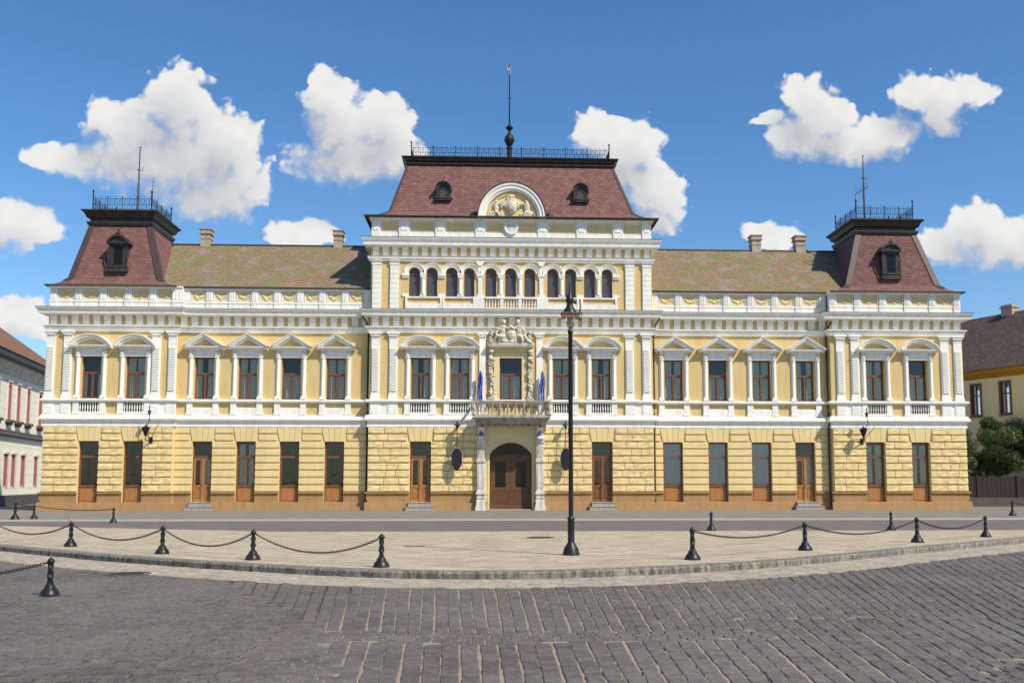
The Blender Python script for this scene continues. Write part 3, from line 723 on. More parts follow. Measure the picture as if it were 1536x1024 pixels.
for s_ in (-1, 1):
    def garland(m):
        xc = 0
        m.tube([(xc, -.1, 6.6), (xc, -.1, 9.6)], .09, 8); m.box(-.2, .2, -.22, .0, 6.59, 6.72)
        rr = random.Random(3+s_)
        for k in range(64):
            z = 6.75+k*.063; m.ell((xc+rr.uniform(-.13, .13), -.16+rr.uniform(-.05, .04), z), (rr.uniform(.05, .1), .08, rr.uniform(.04, .09)), 7, 5)
        m.ell((xc, -.2, 9.05), (.17, .14, .14)); m.ell((xc, -.2, 9.5), (.17, .15, .13)); m.ell((xc+s_*.12, -.16, 8.9), (.13, .1, .12))
    g = one(garland, 'carved_garland', M['ornament'], hall, loc=(-.02+s_*1.17, 0, 0)); remesh(g, .02, .05, .06)

# ---- parapets over wings and pavilions
def parapet(name, x0, x1, y, per, z0, z1, ends=(True, True), relief=True, widepier=None):
    h = z1-z0; m = MB(); n = round((x1-x0-.45)/per); p = (x1-x0-.45)/n
    m.box(x0, x1, y, y+.3, z0, z0+h*.3)                       # base
    m.xprof(x0, x1, [(y, z0+h*.3), (y-.03, z0+h*.3), (y-.0, z0+h*.36), (y+.3, z0+h*.36)])
    m.xprof(x0-.05, x1+.05, [(y+.32, z1-h*.14), (y-.05, z1-h*.14), (y-.08, z1-h*.1), (y-.12, z1-h*.07), (y-.12, z1-h*.01), (y+.32, z1)])
    m.box(x0, x1, y+.1, y+.28, z0+h*.36, z1-h*.14)
    pans = []
    for k in range(n+1):
        c = x0+.225+k*p; w = .21
        if widepier is not None and abs(c-widepier) < per*.5: w = .34
        m.box(c-w, c+w, y-.05, y+.1, z0+.02, z1-h*.14)
        for j in range(3): m.box(c-w+.06+j*(w-.06)*2/3, c-w+.06+j*(w-.06)*2/3+.06, y-.075, y-.05, z0+h*.4, z1-h*.22)
        m.box(c-w-.02, c+w+.02, y-.07, y+.1, z0+h*.28, z0+h*.34)
        if k < n:
            a, b = c+w+.09, c+p-.21-.09
            pan = MB(); rel = MB(); pans.append((pan, rel)); pan.box(a, b, y+.05, y+.11, z0+h*.4, z1-h*.2)
            if relief:
                for q in range(9):
                    t = q/8; xx = a+.12+(b-a-.24)*t; rel.ell((xx, y+.05, z0+h*(.48+.15*abs(t-.5)*2+R.uniform(-.03,.05))), (.09, .05, R.uniform(.05,.1)), 7, 5)
            fw = .05
            m.box(a-fw, a, y+.0, y+.11, z0+h*.38, z1-h*.18); m.box(b, b+fw, y+.0, y+.11, z0+h*.38, z1-h*.18); m.box(a, b, y, y+.11, z1-h*.2, z1-h*.17); m.box(a, b, y, y+.11, z0+h*.37, z0+h*.4)
    po = m.build(name, M['white'], hall)
    for pan, rel in pans: pan.cur = 0; n_ = len(pan.f); pan.f += [tuple(q+len(pan.v) for q in f) for f in rel.f]; pan.v += rel.v; pan.m += [1]*len(rel.f); pan.build('parapet_panel', [M['yellow'], M['pale_yellow']], po)
ZP0, ZP1 = 12.0, 13.38
parapet('parapet', XL, XA+.2, YPL-.0, 1.44, ZP0, ZP1, widepier=XA)
parapet('parapet', XA+.2, XB, YW, 1.41, ZP0, ZP1)
parapet('parapet', XC, XD, YW, 1.41, ZP0, ZP1)
parapet('parapet', XD, XR, YPR, 1.44, ZP0, ZP1)
one(lambda m: (m.box(XL, XL+.3, YPL+.3, BACK, ZP0, ZP1), m.box(XR-.3, XR, YPR+.3, BACK, ZP0, ZP1)), 'end_parapet', M['white'], hall)

# ---- central attic storey
AX0, AX1, AB = XB, XC, 9.5
AW = [(-5.87,.33), (-4.82,.33), (-3.62,.34), (-2.55,.31), (-1.24,.33), (-.04,.33), (1.13,.33), (2.53,.33), (3.62,.33), (4.78,.33), (5.86,.32)]
AZ0, ASP = 12.83, 14.27
aw = MB()
wall(aw, AX0, AX1, 12.0, ASP, 0, .4, [(c-r, c+r, AZ0, ASP) for c, r in AW])
x = AX0
for c, r in AW:
    aw.box(x, c-r, 0, .4, ASP, 15.95); n = 12
    for i in range(n):
        a, b = math.pi-math.pi*i/n, math.pi-math.pi*(i+1)/n
        aw.prism([(c+r*math.cos(a), ASP+r*math.sin(a)), (c+r*math.cos(b), ASP+r*math.sin(b)), (c+r*math.cos(b), 15.95), (c+r*math.cos(a), 15.95)], 0, .4)
    x = c+r
aw.box(x, AX1, 0, .4, ASP, 15.95)
aw.box(AX0, AX0+.4, .4, AB, 12.0, 17.7); aw.box(AX1-.4, AX1, .4, AB, 12, 17.7); aw.box(AX0, AX1, AB-.3, AB, 12, 17.7); aw.box(AX0, AX1, 0.02, .42, 15.95, 16.6)
aw.build('attic_wall', M['yellow_brick'], hall)
for c, r in AW:
    def af(m):
        m.box(-r, -r+.05, .14, .2, AZ0, ASP); m.box(r-.05, r, .14, .2, AZ0, ASP); m.arc(0, ASP, r-.05, r, .14, .2, 0, 180, 12); m.box(-r+.05, r-.05, .13, .2, ASP-.09, ASP); m.box(-r+.05, r-.05, .14, .2, AZ0, AZ0+.05)
    f = cached('af%.2f' % r, af, 'arched_window', M['wood'], hall, (c, 0, 0))
    cached('ap%.2f' % r, lambda m: m.prism([(-r+.02, AZ0), (r-.02, AZ0)]+[((r-.02)*math.cos(math.pi*i/12), ASP+(r-.02)*math.sin(math.pi*i/12)) for i in range(13)], .17, .175), 'pane', M['attic_glass'], f, None)
    cached('aa', lambda m: (m.arc(0, ASP, .37, .5, -.09, .01, 0, 180, 16), m.arc(0, ASP, .5, .59, -.13, .01, 0, 180, 16), m.arc(0, ASP, .59, .62, -.16, .01, 2, 178, 16)), 'archivolt', M['white'], f, None)
at = MB()
def acol(c, w):
    at.box(c-w-.03, c+w+.03, -.12, .01, AZ0, AZ0+.14); at.lathe(c, -.04, [(w*.85, AZ0+.14), (w*.8, AZ0+.3), (w*.72, 13.9), (w*.8, 13.95)], 12); at.box(c-w*.8, c+w*.8, -.03, .01, AZ0+.1, 13.95)
    at.box(c-w*.95, c+w*.95, -.1, .01, 13.95, 14.0); at.prism([(c-w*.8, 14.0), (c+w*.8, 14.0), (c+w*1.15, 14.15), (c-w*1.15, 14.15)], -.13, .01); at.box(c-w*1.2, c+w*1.2, -.15, .01, 14.15, ASP-.001)
for a, b in ((0,1), (2,3), (4,5), (5,6), (7,8), (9,10)): acol((AW[a][0]+AW[b][0])/2, .15)
for c in (-4.22, 4.2, -1.89, 1.84, -6.4, 6.42): at.box(c-.2, c+.2, -.06, .01, AZ0, AZ0+.18); at.box(c-.22, c+.22, -.13, .01, 14.1, ASP-.001); at.box(c-.2, c+.2, -.08, .01, 13.98, 14.1)
for c in (-1.89, 1.84): at.box(c-.12, c+.12, -.09, .01, 12.83, 14.1); at.box(c-.1, c+.1, -.07, .01, ASP, 14.75); at.prism([(c-.1,14.75),(c+.1,14.75),(c+.25,15.0),(c-.25,15.0)], -.14, .01); at.box(c-.28, c+.28, -.12, .01, 12.02, 12.8)
at.box(-6.4, -1.6, -.1, .01, 12.74, 12.83); at.box(1.56, 6.5, -.1, .01, 12.74, 12.83); at.box(-1.6, 1.56, -.18, .01, 12.72, 12.83)
at.box(-6.4, -4.25, -.1, .01, 12.02, 12.42); at.box(-4.15, -2.17, -.1, .01, 12.02, 12.42); at.box(2.12, 4.15, -.1, .01, 12.02, 12.42); at.box(4.25, 6.5, -.1, .01, 12.02, 12.42)
for x0 in (-6.4, -4.3, -4.15, -2.3, 2.12, 4.0, 4.25, 6.35): at.box(x0, x0+.12, -.12, .01, 12.02, 12.74)
at.box(-1.6, 1.56, -.18, .01, 12.02, 12.15); at.box(-.66, -.46, -.16, .01, 12.15, 12.72); at.box(.44, .64, -.16, .01, 12.15, 12.72)
at.build('attic_trim', M['white'], hall)
for c, hw, n in ((-1.13, .45, 5), (-.01, .43, 5), (1.1, .44, 5)): one(lambda m: baluster_row(m, hw, 12.15, 12.72, -.1, n), 'attic_balustrade', M['white'], hall, loc=(c, 0, 0))
def apil(m):
    for i in range(9): m.box(-.26, .26, -.1, .01, 12.1+i*.305, 12.1+i*.305+.275)
    m.box(-.24, .24, -.07, .01, 12.0, 14.9); m.box(-.29, .29, -.13, .01, 14.75, 14.85); m.xprof(-.3, .3, [(.01,14.85),(-.12,14.85),(-.2,15.0),(.01,15.0)]); m.box(-.28, .28, -.12, .01, 12.0, 12.1)
for x in (-8.13, -7.07, 7.25, 8.3): cached('apil', apil, 'attic_pilaster', M['white'], hall, (x, 0, 0))
P2 = [(AX0, AB), (AX0, 0), (AX1, 0), (AX1, AB)]
mould('attic_architrave', P2, [(-.02,15.0),(.12,15.0),(.12,15.1),(.18,15.13),(.2,15.26),(.24,15.3),(-.02,15.32)], M['white'])
mould('attic_cornice', P2, [(-.02,15.86),(.28,15.86),(.31,15.9),(.42,15.92),(.44,16.1),(.48,16.15),(.55,16.3),(.56,16.36),(-.02,16.4)], M['white'])
one(lambda m: m.sweep(P2, [(.2,16.385),(.575,16.37),(.575,16.395),(.2,16.42)]), 'attic_flashing', M['flash'], hall)
brackets('attic_bracket', P2, 15.34, 15.862, .6, .15)
# attic parapet
def ap_(m):
    y = -.05
    m.box(AX0, AX1, y, y+.3, 16.4, 16.78); m.sweep([(AX0, AB), (AX0, y), (AX1, y), (AX1, AB)], [(-.25,17.5),(.05,17.5),(.09,17.56),(.14,17.62),(.14,17.68),(-.25,17.7)])
    m.box(AX0, AX1, y+.06, y+.3, 16.78, 17.5); m.box(AX0, AX0+.3, y+.3, AB, 16.4, 17.5); m.box(AX1-.3, AX1, y+.3, AB, 16.4, 17.5)
    for a, b in ((-8.48,-7.95), (-6.83,-6.2), (-4.62,-4.02), (-2.18,-1.6), (1.62,2.2), (4.0,4.6), (6.25,6.85), (8.05,8.6)):
        m.box(a, b, y-.07, y+.06, 16.4, 17.52); m.box(a+.12, b-.12, y-.1, y-.07, 16.9, 17.4)
    m.box(-1.6, 1.62, y-.03, y, 16.4, 16.72)
apo = one(ap_, 'attic_parapet', M['white'], hall)
[one(lambda m: m.box(a, b, -.02, .02, 16.86, 17.42), 'parapet_panel', M['yellow'], apo) for a, b in ((-7.85,-6.93), (-6.1,-4.72), (-3.92,-2.28), (-1.5,-.5), (.5,1.52), (2.3,3.9), (4.7,6.15), (6.95,7.95))]
def rond(m):
    a = [2*math.pi*i/24 for i in range(24)]
    m.prism([(.31*math.cos(t), 17.12+.31*math.sin(t)) for t in a], -.17, 0.0)
one(rond, 'roundel', M['white2'], apo)
one(lambda m: (m.arc(0, 17.12, .31, .42, -.2, 0, 0, 360, 28)), 'roundel_frame', M['white'], apo)

# ---- lunette gable
LZ = 17.7
def lun(m):
    kz = 1.08; m.cur = 0
    m.arc(.02, LZ, 1.62, 1.75, -.06, .3, 0, 180, 32, kz); m.arc(.02, LZ, 1.75, 1.95, -.14, .6, 0, 180, 32, kz); m.arc(.02, LZ, 1.95, 2.06, -.2, .6, 0, 180, 32, kz)
    m.cur = 2; m.arc(.02, LZ, 2.06, 2.13, -.22, 2.2, 0, 180, 32, kz)
    m.cur = 1; m.prism([(.02+1.64*math.cos(math.pi*i/32), LZ+1.64*kz*math.sin(math.pi*i/32)) for i in range(33)], .12, .5)
    m.arc(.02, LZ, 1.42, 1.5, .05, .14, 4, 176, 32, kz)
    m.cur = 0; m.box(-1.6, 1.64, -.04, .3, LZ, LZ+.08)
lg = one(lun, 'lunette_gable', [M['white'], M['yellow'], M['flash']], hall)
def relief(m):
    rr = random.Random(11)
    m.ell((.0, .06, LZ+.85), (.42, .14, .52)); m.ell((0, -.02, LZ+.8), (.27, .12, .32)); m.ell((0, .05, LZ+1.42), (.25, .1, .12))
    for k in range(26):
        a = math.pi*rr.random(); q = rr.uniform(.3, .62); m.ell((q*math.cos(a), .06, LZ+.75+q*math.sin(a)*1.1), (.12, .1, .1), 7, 5)
    for s_ in (-1, 1):
        m.ell((s_*.95, .08, LZ+.75), (.2, .11, .42)); m.ell((s_*.92, .06, LZ+1.08), (.1, .1, .11)); m.ell((s_*1.12, .1, LZ+.35), (.24, .1, .2))
        m.tube([(s_*.9, .05, LZ+.9), (s_*.65, .0, LZ+.95), (s_*.5, .0, LZ+.85)], .06, 7); m.tube([(s_*1.0, .05, LZ+.5), (s_*.8, .0, LZ+.35), (s_*.75, .0, LZ+.15)], .08, 7)
        for k in range(8): m.ell((s_*rr.uniform(.5, 1.3), .09, LZ+rr.uniform(.12, .4)), (.12, .08, .08), 7, 5)
remesh(one(relief, 'gable_relief', M['ornament'], lg), .024, .06, .07)
# scroll ends beside the gable
for x in (-2.32, 2.36): one(lambda m: (m.lathe(0, 0, [(.0, LZ+.05), (.26, LZ+.06), (.24, LZ+.3), (.14, LZ+.48), (.0, LZ+.56)], 12)), 'gable_scroll', M['cap'], lg, loc=(x, .35, 0))

# ---- roofs
def rings(m, rs_, mats=None):
    for i in range(len(rs_)-1):
        z0, a0, b0, c0, d0 = rs_[i]; z1, a1, b1, c1, d1 = rs_[i+1]
        A = [(a0,c0,z0),(b0,c0,z0),(b0,d0,z0),(a0,d0,z0)]; B = [(a1,c1,z1),(b1,c1,z1),(b1,d1,z1),(a1,d1,z1)]
        for k in range(4): j = (k+1) % 4; m.face([A[k], A[j], B[j], B[k]])
def strips(parent, rs_, w, off=.03):
    """metal strips along the four hips, lying on both slopes, one part each"""
    for ix in (0, 1):
        for iy in (0, 1):
            m = MB(); sx = 1-2*ix; sy = 1-2*iy; o = off
            for i in range(len(rs_)-1):
                z0, z1 = rs_[i][0], rs_[i+1][0]; x0, x1 = rs_[i][1+ix], rs_[i+1][1+ix]; y0, y1 = rs_[i][3+iy], rs_[i+1][3+iy]
                p0 = (x0-sx*o, y0-sy*o, z0+.01); p1 = (x1-sx*o, y1-sy*o, z1)
                m.face([p0, (x0+sx*w, y0-sy*o, z0+.01), (x1+sx*w, y1-sy*o, z1), p1]); m.face([p0, (x0-sx*o, y0+sy*w, z0+.01), (x1-sx*o, y1+sy*w, z1), p1])
                m.face([(x0+sx*w, y0-sy*o, z0+.01), (x0+sx*w, y0+.0, z0+.01), (x1+sx*w, y1, z1), (x1+sx*w, y1-sy*o, z1)])
            m.build('hip_strip', M['hip'], parent)
def flare(z, zs, zt, bot, steep, top):
    """bot/steep/top = (x0,x1,y0,y1); concave foot"""
    out = [(z, *bot)]
    for t in (.3, .55, .78):
        q = t**1.7; out.append((z+(zs-z)*q, *[bot[i]+(steep[i]-bot[i])*t for i in range(4)]))
    out.append((zs, *steep)); out.append((zt, *top)); return out
# wing roofs
def wingroof(m, x0, x1):
    y0, z0, yr, zr, yb = YW-.12, 13.36, 5.7, 17.25, 11.2
    m.face([(x0,y0,z0),(x1,y0,z0),(x1,yr,zr),(x0,yr,zr)]); m.face([(x0,yr,zr),(x1,yr,zr),(x1,yb,z0),(x0,yb,z0)])
    m.face([(x0,y0,z0-.07),(x1,y0,z0-.07),(x1,yb,z0-.07),(x0,yb,z0-.07)]); m.face([(x0,y0,z0-.07),(x1,y0,z0-.07),(x1,y0,z0),(x0,y0,z0)])
    m.face([(x0,y0,z0),(x0,yr,zr),(x0,yb,z0)]); m.face([(x1,y0,z0),(x1,yr,zr),(x1,yb,z0)])
def chimney(m, w):
    m.box(-w/2, w/2, -.35, .35, -1.0, .85); m.box(-w/2-.03, w/2+.03, -.38, .38, .5, .58); m.box(-w/2-.08, w/2+.08, -.43, .43, .85, .95); m.box(-w/2-.04, w/2+.04, -.4, .4, .95, 1.13); m.box(-w/2-.1, w/2+.1, -.45, .45, 1.13, 1.2)
for (x0, x1, chs) in ((-26., XB+.0, ((-20.1, .62), (-11.4, .56))), (XC-.0, 26., ((16.75, .62), (19.8, .66)))):
    r = one(lambda m: wingroof(m, x0, x1), 'roof', M['mossy'], hall)
    one(lambda m: m.tube([(x0, 5.7, 17.28), (x1, 5.7, 17.28)], .07, 8), 'ridge_tiles', M['hip'], r)
    one(lambda m: m.box(x0, x1, YW-.2, YW-.1, 13.3, 13.4), 'gutter', M['flash'], r)
    for cx_, w in chs: one(lambda m: chimney(m, w), 'chimney', M['chimney'], r, loc=(cx_, 5.9, 17.15))
def railfence(m, corners, z0, h, per, closed=True, tall=.3):
    segs = [(corners[i], corners[(i+1) % len(corners)]) for i in range(len(corners) if closed else len(corners)-1)]
    rr = random.Random(5)
    for (a, b) in segs:
        L = math.dist(a, b); n = max(1, round(L/per)); 
        pt = lambda t, z: (a[0]+(b[0]-a[0])*t, a[1]+(b[1]-a[1])*t, z)
        for z in (z0+.06, z0+h*.5, z0+h*.93): m.tube([pt(0, z), pt(1, z)], .016, 4)
        m.tube([pt(0, z0+h*.2), pt(1, z0+h*.2)], .009, 4)
        for k in range(n+1):
            e = k in (0, n); m.tube([pt(k/n, z0), pt(k/n, z0+h*(1.0 if not e else 1.0+tall))], .03 if e else .022, 5)
            if e: m.ell(pt(k/n, z0+h*(1.08+tall)), (.06, .06, .11), 6, 4); m.ell(pt(k/n, z0+h*1.08), (.065, .065, .04), 6, 4)
            else: m.ell(pt(k/n, z0+h*1.04), (.04, .04, .06), 6, 4)
        nb = max(2, round(L/.15))
        for k in range(1, nb):
            t = k/nb; m.tube([pt(t, z0+.05), pt(t, z0+h*.93)], .0095, 4)
            if k % 2: m.tube([pt(t-.06/L, z0+h*.5), pt(t-.03/L, z0+h*.75), pt(t+.05/L, z0+h*.9), pt(t+.07/L, z0+h*.6)], .009, 4); m.ell(pt(t, z0+h*(1.0+.1*rr.random())), (.02, .02, .05), 5, 4)
            else: m.ell(pt(t, z0+h*.3), (.035, .02, .05), 5, 4)
def capmould(m, box_, z0, z1, o0, o1):
    x0, x1, y0, y1 = box_; h = z1-z0
    pth = [(x0, y1), (x0, y0), (x1, y0), (x1, y1)]
    pr = [(-.3, z0), (o0+.02, z0), (o0+.04, z0+h*.08), (o0+.1, z0+h*.12), (o0+.16, z0+h*.26), (o0+.16, z0+h*.34), (o0, z0+h*.36), (o0+.02, z0+h*.5), (o0+(o1-o0)*.4, z0+h*.58), (o0+(o1-o0)*.62, z0+h*.8), (o1, z0+h*.94), (o1, z1), (-.3, z1)]
    m.sweep(pth, pr, True); m.face([(x0, y0, z1-.02), (x1, y0, z1-.02), (x1, y1, z1-.02), (x0, y1, z1-.02)])
# central mansard
cm = flare(17.72, 18.37, 21.75, (-8.85, 8.97, -.45, AB+.4), (-7.55, 7.68, .9, AB-.9), (-6.62, 6.6, 2.3, AB-2.1))
r = one(lambda m: rings(m, cm), 'mansard_roof', M['mansard'], hall); tag(r, 'large dark red central mansard roof')
strips(r, cm, .13, .03)
one(lambda m: (m.box(-8.9, 9.02, -.5, -.42, 17.68, 17.745), m.box(-8.92, -8.84, -.5, AB+.4, 17.68, 17.745), m.box(8.96, 9.04, -.5, AB+.4, 17.68, 17.745)), 'gutter', M['flash'], r)
one(lambda m: capmould(m, (-6.62, 6.6, 2.3, AB-2.1), 21.7, 22.28, -.03, .32), 'roof_cap', M['cap'], r)
RF = [(-6.35, 2.35), (6.35, 2.35), (6.35, AB-2.3), (-6.35, AB-2.3)]
one(lambda m: railfence(m, RF, 22.27, .72, 1.41), 'roof_railing', M['black'], r)
def dormer_c(m):
    m.cur = 0
    m.box(-.46, -.3, 0, 1.1, 0, .62); m.box(.3, .46, 0, 1.1, 0, .62); m.box(-.5, .5, -.1, .5, -.12, 0); m.box(-.55, .55, -.14, .4, -.0, .06)
    m.arc(0, .6, .3, .46, -.02, 1.2, 0, 180, 14); m.arc(0, .6, .46, .52, -.12, 1.3, -8, 188, 14)
    m.box(-.3, .3, .08, .14, 0, .9)
    m.arc(0, .42, .22, .28, .02, .09, 0, 180, 12); m.box(-.28, -.22, .02, .09, .05, .42); m.box(.22, .28, .02, .09, .05, .42)
    m.cur = 1; m.prism([(-.22, .05), (.22, .05)]+[(.22*math.cos(math.pi*i/10), .42+.22*math.sin(math.pi*i/10)) for i in range(11)], .05, .075)
    m.cur = 0
    m.tube([(0, .3, 1.1), (0, .3, 1.5)], .02, 5)
for x in (-4.22, 4.38): one(dormer_c, 'dormer', [M['cap'], M['interior']], r, loc=(x, 1.08, 19.24))
# finial with mast
def fin(m):
    m.box(-.28, .28, -.28, .28, 0, .2); m.lathe(0, 0, [(.22, .2), (.22, .35), (.16, .4), (.15, .85), (.2, .9), (.2, 1.0), (.12, 1.05), (.22, 1.2), (.33, 1.42), (.34, 1.55), (.26, 1.75), (.1, 1.92), (.08, 2.1), (.1, 2.15), (.24, 2.28), (.25, 2.33), (.12, 2.45), (.06, 2.62), (.05, 3.0), (.035, 5.9), (0.0, 5.92)], 16)
    m.tube([(-.14, 0, 4.3), (.2, 0, 4.32)], .02, 5)
one(fin, 'roof_mast', M['black'], r, loc=(-.07, 3.0, 22.26))

# corner towers
def tower(side, bot, steep, top, dx, pole):
    rg = flare(13.36, 13.95, 17.4, bot, steep, top)
    r = one(lambda m: rings(m, rg), 'mansard_roof', M['mansard'], hall)
    tag(r, 'dark red mansard roof over the %s end pavilion' % side)
    strips(r, rg[3:], .3, .05)
    one(lambda m: (m.box(bot[0]-.03, bot[1]+.03, bot[2]-.05, bot[2]+.03, 13.32, 13.385), m.box(bot[0]-.05, bot[0]+.03, bot[2], bot[3], 13.32, 13.385), m.box(bot[1]-.03, bot[1]+.05, bot[2], bot[3], 13.32, 13.385)), 'gutter', M['flash'], r)
    one(lambda m: capmould(m, top, 17.33, 18.38, -.02, .42), 'roof_cap', M['cap'], r)
    x0, x1, y0, y1 = top
    one(lambda m: railfence(m, [(x0+.1, y0+.1), (x1-.1, y0+.1), (x1-.1, y1-.1), (x0+.1, y1-.1)], 18.37, .9, .9, True, .35), 'roof_railing', M['black'], r)
    def dor(m):
        m.cur = 0
        m.box(-.62, .62, -.1, .35, -.3, -.02); m.box(-.56, .56, -.14, .35, -.02, .06)
        m.box(-.5, -.32, 0, 1.0, .06, 1.45); m.box(.32, .5, 0, 1.0, .06, 1.45); m.box(-.32, .32, 0, 1.0, 1.3, 1.45); m.box(-.32, .32, .0, .08, .06, .14)
        m.box(-.66, .66, -.14, 1.1, 1.45, 1.55); m.arc(0, 1.3, .58, .7, -.18, 1.5, 22, 158, 14); m.arc(0, 1.3, .0, .58, -.05, 1.5, 25, 155, 14)
        m.ell((0, -.1, 2.06), (.16, .08, .09), 8, 5); m.tube([(0, -.05, 2.0), (0, -.05, 2.2)], .04, 6); m.ell((.03, -.06, 2.26), (.08, .06, .06), 6, 4)
        for s_ in (-1, 1): m.tube([(s_*.5, -.02, 1.4), (s_*.58, -.04, .9), (s_*.54, -.04, .4), (s_*.6, -.04, .08)], .05, 6)
        m.cur = 1; m.box(-.32, .32, .06, .1, .1, 1.3)
        m.cur = 0; m.box(-.32, -.26, .03, .07, .14, 1.3); m.box(.26, .32, .03, .07, .14, 1.3)
    one(dor, 'dormer', [M['cap'], M['dark_glass']], r, loc=(dx, steep[2]-.03, 14.62))
    px, py, h = pole
    def mast(m):
        m.tube([(0, 0, 0), (0, 0, h*.3), (0, 0, h*.72), (0, 0, h)], [.075, .07, .045, .03], 8)
        m.ell((0, 0, h*.68), (.07, .07, .09), 8, 5)
        m.tube([(-.18, 0, h*.68), (0, 0, h*.7), (.2, -.02, h*.66), (.25, -.02, h*.72)], .02, 5); m.ell((.03, 0, h), (.07, .04, .05), 6, 4)
        m.tube([(0, 0, h*.5), (-.1, 0, h*.5), (-.1, 0, h*.38)], .015, 4)
    one(mast, 'roof_mast', M['pole_grey'], r, loc=(px, py, 18.36))
    return r
tower('left', (XL-.2, XA-.1, YPL-.3, 6.9), (-26.72, -21.22, .75, 6.2), (-26.05, -22.28, 1.75, 5.7), -23.88, (-23.85, 3.6, 4.75))
tower('right', (XD+.1, XR+.2, YPR-.3, 6.7), (21.0, 26.93, .7, 6.2), (22.12, 26.02, 1.7, 5.6), 23.88, (23.25, 3.0, 4.7))
# bent antenna leaning on each tower railing
one(lambda m: (m.tube([(0,0,0),(0,0,1.7)], .015, 4), [m.tube([(-.18+.02*k,0,.7+k*.22),(.2-.02*k,0,.78+k*.22)], .01, 4) for k in range(4)]), 'antenna', M['black'], hall, loc=(-22.35, 1.9, 18.9))
one(lambda m: (m.tube([(0,0,0),(0,0,1.2),(.9,.0,1.75)], .018, 4), [m.tube([(.15+k*.14,0,1.15+k*.09),(.05+k*.14,0,1.6+k*.09)], .01, 4) for k in range(6)]), 'antenna', M['black'], hall, loc=(22.2, 1.85, 18.9))

# ---- downpipes
def pipe(m, x, y, ztop, kick):
    m.tube([(x-kick*.35, y-.62, ztop), (x-kick*.1, y-.45, ztop-.35), (x, y-.12, ztop-.75), (x, y-.12, 10.55)], .05, 8)
def pipe_low(m, x, y):
    m.tube([(x, y-.14, 10.6), (x, y-.24, 6.7), (x, y-.28, 6.5), (x, y-.16, 6.3), (x, y-.2, 5.75), (x, y-.42, 5.5), (x, y-.42, 5.32), (x, y-.18, 4.95), (x, y-.17, 1.15), (x, y-.24, 1.0), (x, y-.26, .2)], .05, 8)
    for z in (9.5, 7.8, 3.9, 2.5): m.lathe(x, y-.17, [(.065, z), (.065, z+.06)], 8)
for x, kk in ((XB-.12, -1), (XC+.12, 1), (XD-.12, 1)):
    one(lambda m: (pipe(m, x, YW, 11.6, -kk), pipe_low(m, x, YW)), 'downpipe', M['pipe'], hall)

# ================================================================== things on the facade
def wall_lamp(x, y, label):
    t = thing('wall_lamp', label, 'wall lamp', (x, y, 0), group='wrought iron lamps on the facade')
    def br(m):
        m.tube([(.05, .0, 4.1), (-.02, -.3, 4.25), (-.1, -.6, 4.6), (-.05, -.75, 4.9), (.1, -.8, 5.1), (.12, -.75, 5.35), (.08, -.7, 5.6)], [.03,.03,.03,.028,.025,.022,.02], 6)
        m.tube([(.02, -.1, 4.15), (.3, -.5, 4.6), (.55, -.62, 4.9), (.56, -.6, 5.05)], .02, 5)
        m.box(-.1, .1, -.06, 0, 3.95, 4.3)
    one(br, 'bracket', M['black'], t)
    one(lambda m: (m.lathe(-.12, -.62, [(.02, 4.3), (.1, 4.42), (.24, 4.8), (.26, 4.84), (.1, 4.9), (.03, 5.0), (0, 5.02)], 8)), 'lantern', M['black'], t)
    one(lambda m: (m.lathe(.08, -.7, [(.02, 5.55), (.09, 5.62), (.06, 5.7), (.14, 5.78), (.03, 5.84), (.02, 6.0), (.05, 6.04), (0, 6.12)], 8)), 'crown', M['black'], t)
wall_lamp(-21.25, YPL-.1, 'wrought iron wall lamp above the gap right of the two leftmost ground windows')
wall_lamp(21.35, YPR-.1, 'wrought iron wall lamp at the right pavilion, just above its first ground window')
def plaque(x, label, octo):
    t = thing('hanging_plaque', label, 'hanging sign', (x, -.15, 0), group='dark plaques hanging beside the entrance')
    one(lambda m: (m.tube([(0, .1, 5.05), (0, -.25, 5.1), (0, -.4, 4.95), (0, -.42, 3.7)], .022, 6), m.tube([(0, -.4, 4.6), (.14, -.42, 4.55), (.15, -.42, 4.4)], .015, 5)), 'hanger', M['black'], t)
    one(lambda m: m.lathe(0, -.38, [(.0, 4.78), (.05, 4.8), (.08, 4.98), (.2, 5.02), (.18, 5.06), (.05, 5.14), (.03, 5.25), (0, 5.27)], 8), 'lamp_head', M['black'], t)
    if octo: poly = [(-.13, 2.42), (0, 2.34), (.13, 2.42), (.3, 2.75), (.3, 3.38), (.13, 3.66), (-.13, 3.66), (-.3, 3.38), (-.3, 2.75)]
    else: poly = [(.3*math.cos(a), 3.02+.66*math.sin(a)) for a in [2*math.pi*i/20 for i in range(20)]]
    big = [(px*1.12, 3.0+(pz-3.0)*1.06) for px, pz in poly]
    one(lambda m: m.prism(big, -.44, -.4), 'rim', M['balcony_stone'], t); one(lambda m: m.prism(poly, -.465, -.39), 'board', M['black'], t)
plaque(-3.2, 'dark elongated octagonal board hung from a small lamp left of the entrance', True)
plaque(3.25, 'dark oval board hung from a small lamp, partly behind the street lamp', False)
